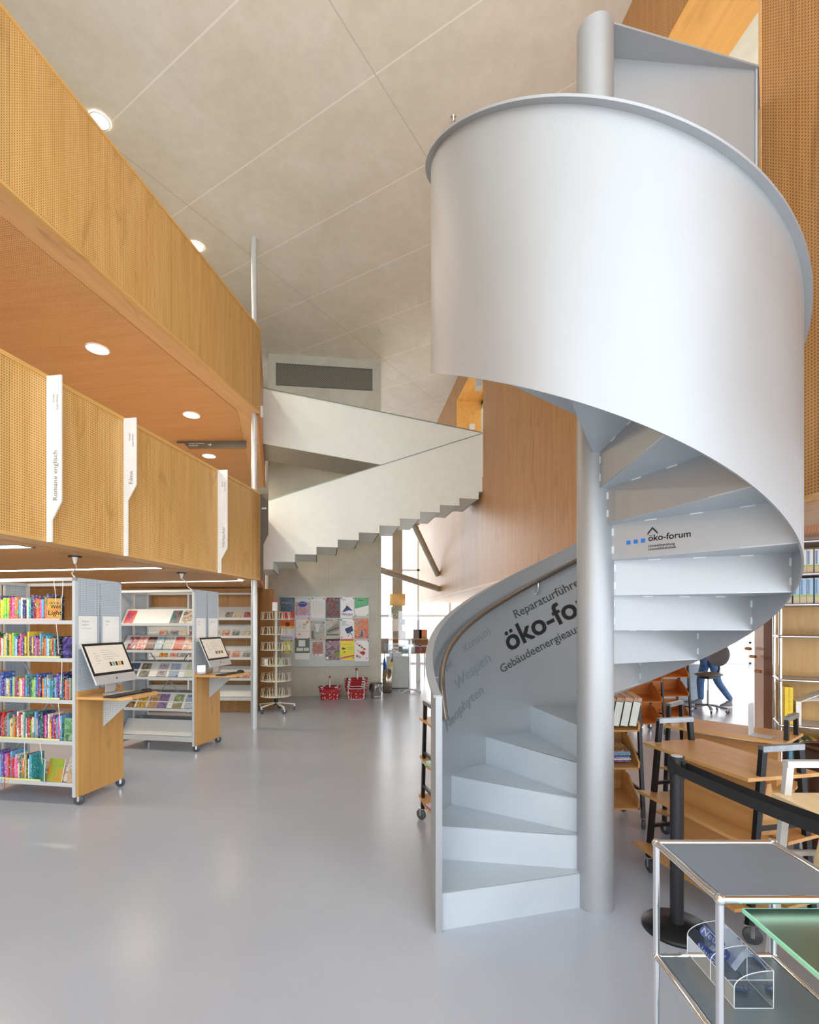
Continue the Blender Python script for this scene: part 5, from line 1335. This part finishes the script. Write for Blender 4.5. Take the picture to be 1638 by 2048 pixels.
m = MB(); m.tube([(0, 0, .055), (0, Ln, .055)], .0012, 6).tube([(Wd, 0, .10), (Wd, Ln, .10)], .0012, 6).tube([(.053, .105, .085), (.053, Ln, .085)], .001, 6).tube([(0, 0, .001), (0, Ln, .001)], .0012, 6).tube([(Wd, 0, .001), (Wd, Ln, .001)], .0012, 6)
m.build('rim_edge', M_acryl_edge, ad_)
M_neu = plain('tab_blue', (24, 66, 150), .35)
def neu(P, rot, label, w_=.075, h_=.032):
    t = thing('shelf_tab', label, 'tab', P, 0, 'blue Neu! tabs in the acrylic box'); t.rotation_euler = rot
    pts = [(-w_/2+.016+h_/2*math.cos(a_)*.9, h_/2*math.sin(a_)) for a_ in [PI/2+PI*i/8 for i in range(9)]]+[(w_/2-.016+h_/2*math.cos(a_)*.9, h_/2*math.sin(a_)) for a_ in [-PI/2+PI*i/8 for i in range(9)]]
    s = MB().prism(pts, 0, .0008).build('plate', M_neu, t)
    m = MB(); put_text(m, 'Neu!', .026, lambda x, y: (-.032+x, -.009+y, .0012), .0006); m.build('lettering', M_white, s)
O = Vector((.865, 1.335, .6105))
neu(O+Vector((.022, .165, .040)), Euler((math.radians(62), 0, math.radians(-78)), 'XYZ'), 'blue Neu! tab standing at the far left of the acrylic box')
neu(O+Vector((.060, .195, .065)), Euler((math.radians(70), math.radians(30), math.radians(-40)), 'XYZ'), 'blue Neu! tab leaning highest at the back of the acrylic box')
neu(O+Vector((.036, .125, .052)), Euler((math.radians(65), math.radians(-50), math.radians(-20)), 'XYZ'), 'blue Neu! tab tilted in the middle of the acrylic box')
neu(O+Vector((.045, .065, .008)), Euler((math.radians(15), 0, math.radians(170)), 'XYZ'), 'blue Neu! tab lying flat upside down at the front of the acrylic box')
m = MB(); n = 8; vs = []
for i in range(n+1):
    f = i/n; vs += [(.0+.03*f, .0, .0+.06*math.sin(f*1.5)), (.0+.03*f, .07, .0+.06*math.sin(f*1.5))]
m.add(vs, [(2*i, 2*i+1, 2*i+3, 2*i+2) for i in range(n)]); 
q = m.build('folded_card', plain('pale_blue_card', (176, 196, 228), .4)); q.modifiers.new('s', 'SOLIDIFY').thickness = .0008; q.location = O+Vector((.058, .085, .04)); q.rotation_euler = (0, .3, 0)
tag(q, 'pale blue folded card sticking up out of the acrylic box', 'card')

# ================================================================== TUBE SHELVING AT THE RIGHT
SX = 3.11; SY = 4.20; SA = -.5; SRm = Matrix.Rotation(SA, 3, 'Z')
sh = thing('tube_shelving', 'tall chrome tube shelving with a plywood back at the right edge', 'shelving', (SX, SY, 0), SA)
rows_v = (1086, 1150, 1210, 1273, 1360, 1451, 1540)
rz_ = [H-(v-V0)/F*SY for v in rows_v]+[.12]
W_ = 1.5
m = MB()
for x in (0, .75, W_):
    for y in (0, .33): m.cyl(x, y, .0, rz_[0], .0125, 16)
m.build('upright', M_chrome, sh)
for z in rz_:
    m = MB(); m.tube([(0, 0, z), (W_, 0, z)], .0125, 14).tube([(0, .33, z), (W_, .33, z)], .0125, 14).tube([(0, 0, z), (0, .33, z)], .0125, 14).tube([(W_, 0, z), (W_, .33, z)], .0125, 14)
    for x in (0, .75, W_): m.ball((x, 0, z), .018, 12, 8)
    r = m.build('tube_rail', M_chrome, sh)
    MB().box(.012, W_-.012, .012, .32, z-.006, z+.004).build('shelf_panel', plain('steel_shelf_panel', (190, 194, 200), .35, .4), sh)
MB().box(0, W_, .33, .345, .05, rz_[0]).build('plywood_back', M_back, sh)
def vol(x, z, w_, h_, d_, mt, label, group, pale=True, name='volume', tilt=0.0, cat='book'):
    q = MB().box(-w_/2, w_/2, 0, d_, 0, h_).build(name, mt); R = SRm
    q.location = Vector((SX, SY, z))+R @ Vector((x, .03, 0)); q.rotation_euler = (0, tilt, SA)
    if pale:
        MB().box(-w_/2+.002, w_/2-.002, -.0008, 0, h_*.05, h_*.28).build('spine_label', plain('spine_sand', (214, 196, 160), .6), q)
        MB().box(-w_/2+.002, w_/2-.002, -.0008, 0, h_*.28, h_*.36).build('spine_band', plain('spine_green', (170, 200, 90), .6), q)
        MB().box(-w_/2+.004, -w_/2+.018, -.001, 0, h_*.38, h_*.94).build('spine_stripe', plain('spine_blue', (120, 160, 206), .6), q)
    return tag(q, label, cat, group)
MV = plain('volume_white', (232, 234, 234), .5); MV2 = plain('volume_blue', (176, 204, 226), .5)
for r, (z, n, hh) in enumerate(((rz_[1], 15, .20), (rz_[2], 15, .215))):
    x = .06
    for i in range(n):
        w_ = .042; vol(x, z+.005, w_, hh, .16, MV if (i % 2 == 0 and r == 0) else (MV2 if r else MV), 'pale blue and white volume, %s from left, %s shelf of tube shelving' % (nth(i+1), ('upper', 'second')[r]), 'matching volumes on the tube shelving')
        x += w_+(.003 if i % 3 else .01)
yb = vol(.062, rz_[5]+.006, .056, .315, .22, plain('yellow_binder', (240, 206, 30), .4), 'tall yellow volume at the left end of the tube shelving', None, False, 'yellow_volume')
MB().box(-.012, .012, -.001, 0, .03, .055).build('spine_mark', M_blue, yb); MB(Matrix.Rotation(PI/2, 4, 'X')).cyl(0, .08, 0, .001, .012, 16).build('round_mark', M_blue, yb)
m = MB(); put_text(m, 'Atlas der Umwelt', .026, lambda x, y: (.008-y, -.001, .12+x)); m.build('lettering', plain('old_gold', (190, 160, 40), .5), yb)
# splayed open brochures
t = thing('open_folder', 'white ring folder with pages splayed open to the right of the yellow volume', 'folder', Vector((SX, SY, rz_[5]+.006))+SRm @ Vector((.11, .03, 0)), SA)
MB().box(0, .035, 0, .2, 0, .20).build('spine', M_paper, t)
for a0_, l_, nm in ((.55, .30, 0), (-.12, .33, 1)):
    m = MB(); vs = []; n = 10
    for i in range(n+1):
        f = i/n; x = .03+l_*f*(.85 if nm == 0 else 1.0); z = .20+(.10*math.sin(f*1.5) if nm == 0 else .05*math.sin(f*PI*.6)-.10*f*f)
        vs += [(x, 0, z), (x, .16, z+.01)]
    m.add(vs, [(2*i, 2*i+1, 2*i+3, 2*i+2) for i in range(n)]); q = m.build('pages', M_paper, t); q.modifiers.new('s', 'SOLIDIFY').thickness = .006 if nm == 0 else .003
lowc = ['orange', 'light blue', 'lime green', 'cream', 'dark green', 'yellow', 'red', 'orange', 'royal blue', 'white', 'navy', 'light blue', 'grey', 'white']
x = .03
for i, c in enumerate(lowc):
    w_ = .034; hh = .25+.03*((i*7) % 3)/3; vol(x, rz_[6]-.0+.006, w_, hh, .17, cover_mat(c), '%s spined book, %s from the left low on the tube shelving' % (c, nth(i+1)), 'coloured books low on the tube shelving', False, 'book', tilt=.06 if i > 8 else 0)
    x += w_+.006 if i < 8 else w_+.02
# brown round waste basket
P = at(1648, 1500, 3.62)
o = thing('leather_basket', 'dark brown round basket at the right edge below the open folder', 'basket', (P.x, P.y, 0))
MB().lathe([(0, 0), (.10, 0), (.105, .02), (.128, .74), (.122, .74), (.10, .03), (0, .02)], 32).build('body', plain('brown_leather', (66, 42, 30), .35), o)
MB().tube([(.128*math.cos(2*PI*k/32), .128*math.sin(2*PI*k/32), .745) for k in range(32)], .012, 8, closed=True).build('rim', plain('brown_rim', (90, 60, 44), .3), o)

# ================================================================== DOORS AND BACKGROUND RIGHT
P = at(1509, 1400, 5.4); Q = at(1541, 1400, 5.15)
dr = bpy.data.objects.new('door_1', None); COL.objects.link(dr); dr['kind'] = 'structure'; dr.location = (P.x, P.y, 0); dr.rotation_euler = (0, 0, math.atan2(Q.y-P.y, Q.x-P.x))
dl = (Q-P).to_2d().length
MB().box(0, dl, 0, .045, .02, 2.34).build('door_leaf', wood('door_glass_reflection', (216, 186, 166), (232, 208, 190), 2, rough=.12, gs=1.6), dr)  # glass door leaf; the wood reflected in it is painted as pale grain
m = MB()
for i, (x, z) in enumerate(((-.03, 1.36), (.05, 1.28), (.13, 1.13))): MB(Matrix.Identity(4)).tube([(x-.02, -.06, z), (x+.06, -.06, z)], .016, 12).build('door_handle', wood('handle_wood', (190, 130, 70), (210, 150, 90), 0), dr)
struct(MB().box(Q.x, Q.x+.10, Q.y-.02, Q.y+.10, 0, 2.34).build('trim_door_post', wood('door_post_wood', (116, 72, 42), (142, 92, 56), 2)))
struct(MB().box(4.8, 5.6, 14.95, 15.05, 0, .5).build('trim_sill', M_grey)) if False else None

# office chairs
def office_chair(loc, rz, label, hseat=.72, back=True):
    t = thing('office_chair', label, 'chair', loc, rz, 'swivel chairs')
    for i in range(5):
        a = 2*PI*i/5+.2; c, s = math.cos(a), math.sin(a)
        MB().bar((0.02*c, .02*s, .13), (.30*c, .30*s, .085), .04, .028).build('foot', plain('grey_plastic', (110, 118, 126), .4), t)
        castor(t, .29*c, .29*s, .032, a, .085)
    MB().cyl(0, 0, .10, .40, .028, 16).cyl(0, 0, .40, hseat-.08, .018, 14).build('gas_column', M_chrome, t)
    m = MB(); m.ball((0, 0, hseat-.03), 1, 28, 12, (.25, .23, .045)); m.build('seat', plain('seat_grey_leather', (112, 112, 104), .5), t)
    MB().box(-.1, .12, -.09, .09, hseat-.11, hseat-.06).build('mechanism', M_blackp, t)
    MB().tube([(.08, 0, hseat-.09), (.20, 0, hseat-.06), (.27, 0, hseat+.05), (.26, 0, hseat+.22)], .020, 10).build('back_support', M_blackp, t)
    m = MB(Matrix.Translation((.25, 0, hseat+.33)) @ Matrix.Rotation(.08, 4, 'Y')); m.ball((0, 0, 0), 1, 28, 14, (.045, .23, .22)); m.build('backrest', plain('backrest_grey', (134, 142, 150), .6), t)
    return t
office_chair(Vector((5.52, 9.25, 0)), .35, 'grey swivel drafting chair with round back in front of the standing person')
office_chair(Vector((4.5, 8.9, 0)), -.2, 'dark swivel chair half hidden behind the orange tray trolley', .58)
# office desks in the distance
o = thing('office_pedestal', 'pale blue grey office pedestal behind the swivel chair', 'cabinet', (5.55, 10.6, 0))
MB().box(-.45, .45, -.3, .3, .04, .78).build('body', plain('pale_blue_metal', (176, 194, 208), .45), o, bevel=.006)
for i in range(3): MB().box(-.43, .43, -.312, -.3, .07+.235*i, .29+.235*i).build('drawer', plain('pale_blue_metal', (176, 194, 208), .45), o, bevel=.003)
MB().box(-.4, .4, -.27, .27, 0, .04).build('plinth', M_greyd, o)
o = thing('office_desk', 'grey office desk in the distance behind the orange trolleys', 'desk', (4.0, 11.0, 0))
MB().box(-.8, .8, -.4, .4, .74, .765).build('top', M_grey, o)
for x in (-.75, .75): MB().box(x-.02, x+.02, -.38, .38, 0, .74).build('leg', M_greyd, o)
MB().box(-.7, -.25, -.35, .35, .1, .72).build('pedestal', M_grey, o)
struct(MB().box(3.05, 3.35, 11.8, 12.1, 0, 2.35).build('trim_pillar_right', wood('wood_pillar', (150, 98, 56), (170, 118, 72), 2)))

# ================================================================== PERSON
def skin_mesh(name, pts, edges, rad, mat, parent, sub=2, root=0):
    me = bpy.data.meshes.new(name); me.from_pydata(pts, edges, []); me.update()
    o = bpy.data.objects.new(name, me); COL.objects.link(o); o.parent = parent
    md = o.modifiers.new('skin', 'SKIN'); md.use_smooth_shade = True
    for i, r in enumerate(rad):
        sv = me.skin_vertices[0].data[i]; sv.radius = (r, r) if isinstance(r, (int, float)) else r; sv.use_root = (i == root)
    s2 = o.modifiers.new('sub', 'SUBSURF'); s2.levels = sub; s2.render_levels = sub
    me.materials.append(mat); return o
pe = thing('person', 'person in blue jeans and grey lace-up sneakers standing behind the swivel chair', 'person', (6.0, 9.85, 0), .0)
M_skin = plain('skin', (206, 160, 130), .5); M_jeans = plain('blue_denim', (84, 124, 176), .8, var=.25, nscale=14)
# facing -x (towards the desk on the left); legs apart in a short stride
J = dict(pel=(-.10, 0, .96), wa=(-.14, 0, 1.12), ch=(-.22, 0, 1.34), nk=(-.27, 0, 1.50), hd=(-.31, 0, 1.58), ht=(-.33, 0, 1.70),
         hl=(-.10, .10, .92), hr=(-.10, -.10, .92), kl=(-.22, .11, .50), kr=(-.02, -.12, .50), al=(-.20, .12, .10), ar=(.24, -.14, .13), tl=(-.30, .12, .05), tr_=(.13, -.14, .05),
         sl=(-.23, .18, 1.42), sr=(-.23, -.18, 1.42), el=(-.36, .24, 1.18), er=(-.36, -.24, 1.18), wl=(-.58, .20, 1.10), wr=(-.58, -.20, 1.10), pl=(-.66, .19, 1.09), pr=(-.66, -.19, 1.09))
nm_ = list(J); ix = {k: i for i, k in enumerate(nm_)}
E_ = [('pel', 'wa'), ('wa', 'ch'), ('ch', 'nk'), ('nk', 'hd'), ('hd', 'ht'), ('pel', 'hl'), ('pel', 'hr'), ('hl', 'kl'), ('hr', 'kr'), ('kl', 'al'), ('kr', 'ar'), ('al', 'tl'), ('ar', 'tr_'), ('ch', 'sl'), ('ch', 'sr'), ('sl', 'el'), ('sr', 'er'), ('el', 'wl'), ('er', 'wr'), ('wl', 'pl'), ('wr', 'pr')]
RD = dict(pel=(.11, .14), wa=(.10, .13), ch=(.11, .15), nk=.055, hd=(.085, .075), ht=(.075, .07), hl=.08, hr=.08, kl=.056, kr=.056, al=.036, ar=.036, tl=.032, tr_=.032, sl=.055, sr=.055, el=.038, er=.038, wl=.026, wr=.026, pl=(.018, .036), pr=(.018, .036))
pts = [J[k] for k in nm_]; edges = [(ix[a], ix[b]) for a, b in E_]; rads = [RD[k] for k in nm_]
for s, w_ in ((1, 'pl'), (-1, 'pr')):
    b0 = ix[w_]; px, py, pz = J[w_]
    for f in range(4):
        o_ = (f-1.5)*.018; l_ = (.07, .078, .072, .056)[f]
        i0 = len(pts); pts += [(px-.035, py+o_, pz), (px-.035-l_*.5, py+o_*1.1, pz-.004), (px-.035-l_, py+o_*1.15, pz-.02)]; edges += [(b0, i0), (i0, i0+1), (i0+1, i0+2)]; rads += [.0095, .0088, .0075]
    i0 = len(pts); pts += [(px-.01, py-s*.035, pz-.005), (px-.04, py-s*.055, pz-.015)]; edges += [(b0, i0), (i0, i0+1)]; rads += [.011, .0085]
skin_mesh('body', pts, edges, rads, M_skin, pe)
def grp(keys, grow, name, mat):
    k2 = [k for k in keys]; i2 = {k: i for i, k in enumerate(k2)}
    ed = [(i2[a], i2[b]) for a, b in E_ if a in i2 and b in i2]
    rr = [tuple(q+grow for q in (RD[k] if isinstance(RD[k], tuple) else (RD[k],)*2)) for k in k2]
    return skin_mesh(name, [J[k] for k in k2], ed, rr, mat, pe)
grp(['pel', 'hl', 'hr', 'kl', 'kr', 'al', 'ar'], .017, 'jeans', M_jeans)
grp(['wa', 'ch', 'sl', 'sr', 'el', 'er'], .016, 'shirt', plain('dark_shirt', (52, 58, 72), .8))
m = MB(Matrix.Translation((-.31, 0, 1.63))); m.ball((.015, 0, .05), 1, 24, 12, (.105, .09, .095)); m.build('hair', plain('brown_hair', (74, 52, 38), .7), pe)
m = MB(); m.ball((-.405, .032, 1.625), .011, 10, 8).ball((-.405, -.032, 1.625), .011, 10, 8); m.build('eyes', M_ink, pe)
MB().ball((-.42, 0, 1.60), 1, 10, 8, (.016, .012, .02)).build('nose', M_skin, pe)
MB().ball((-.405, 0, 1.57), 1, 10, 6, (.006, .022, .005)).build('mouth', plain('lips', (170, 100, 90), .5), pe)
for s, nm2 in ((1, 'l'), (-1, 'r')): MB().ball((-.30, s*.083, 1.61), 1, 10, 8, (.018, .008, .028)).build('ear', M_skin, pe)
M_sh = plain('sneaker_grey', (120, 132, 146), .7); M_sole = plain('sole_white', (226, 226, 222), .6)
for (x, y, z, tlt) in ((-.22, .12, 0, 0), (.21, -.14, .0, .30)):
    Mt = Matrix.Translation((x, y, z+.0)) @ Matrix.Rotation(-tlt*0, 4, 'Y')
    vs = []; n = 16; m = MB(Mt)
    poly = [(-.20+.0, 0)]
    prof = [(.07*math.cos(a_)*1.0+.0, .042*math.sin(a_)) for a_ in [PI*2*i/16 for i in range(16)]]
    sole = [(-.07+ (.13*c if c < 0 else .12*c), .046*s_) for c, s_ in [(math.cos(a_), math.sin(a_)) for a_ in [PI*2*i/20 for i in range(20)]]]
    sh_ = MB(Mt).prism(sole, 0.0, .028).build('shoe_sole', M_sole, pe)
    up = MB(Mt); vs = []
    for sc_, zz, dx in ((1.0, .026, 0), (.96, .05, .004), (.74, .075, .025), (.46, .105, .055), (.42, .125, .058)):
        vs += [((px+.07)*sc_-.07+dx, py*(.5+.5*sc_), zz) for px, py in sole]
    n = 20; up.add(vs, [(i*n+k, i*n+(k+1) % n, (i+1)*n+(k+1) % n, (i+1)*n+k) for i in range(4) for k in range(n)]+[tuple(range(80, 100))], True)
    so = up.build('shoe', M_sh, pe)
    l = MB(Mt)
    for i in range(4): l.bar((-.135+.028*i, -.022, .068+.012*i), (-.135+.028*i, .022, .068+.012*i), .008, .004)
    l.build('laces', M_sole, so)
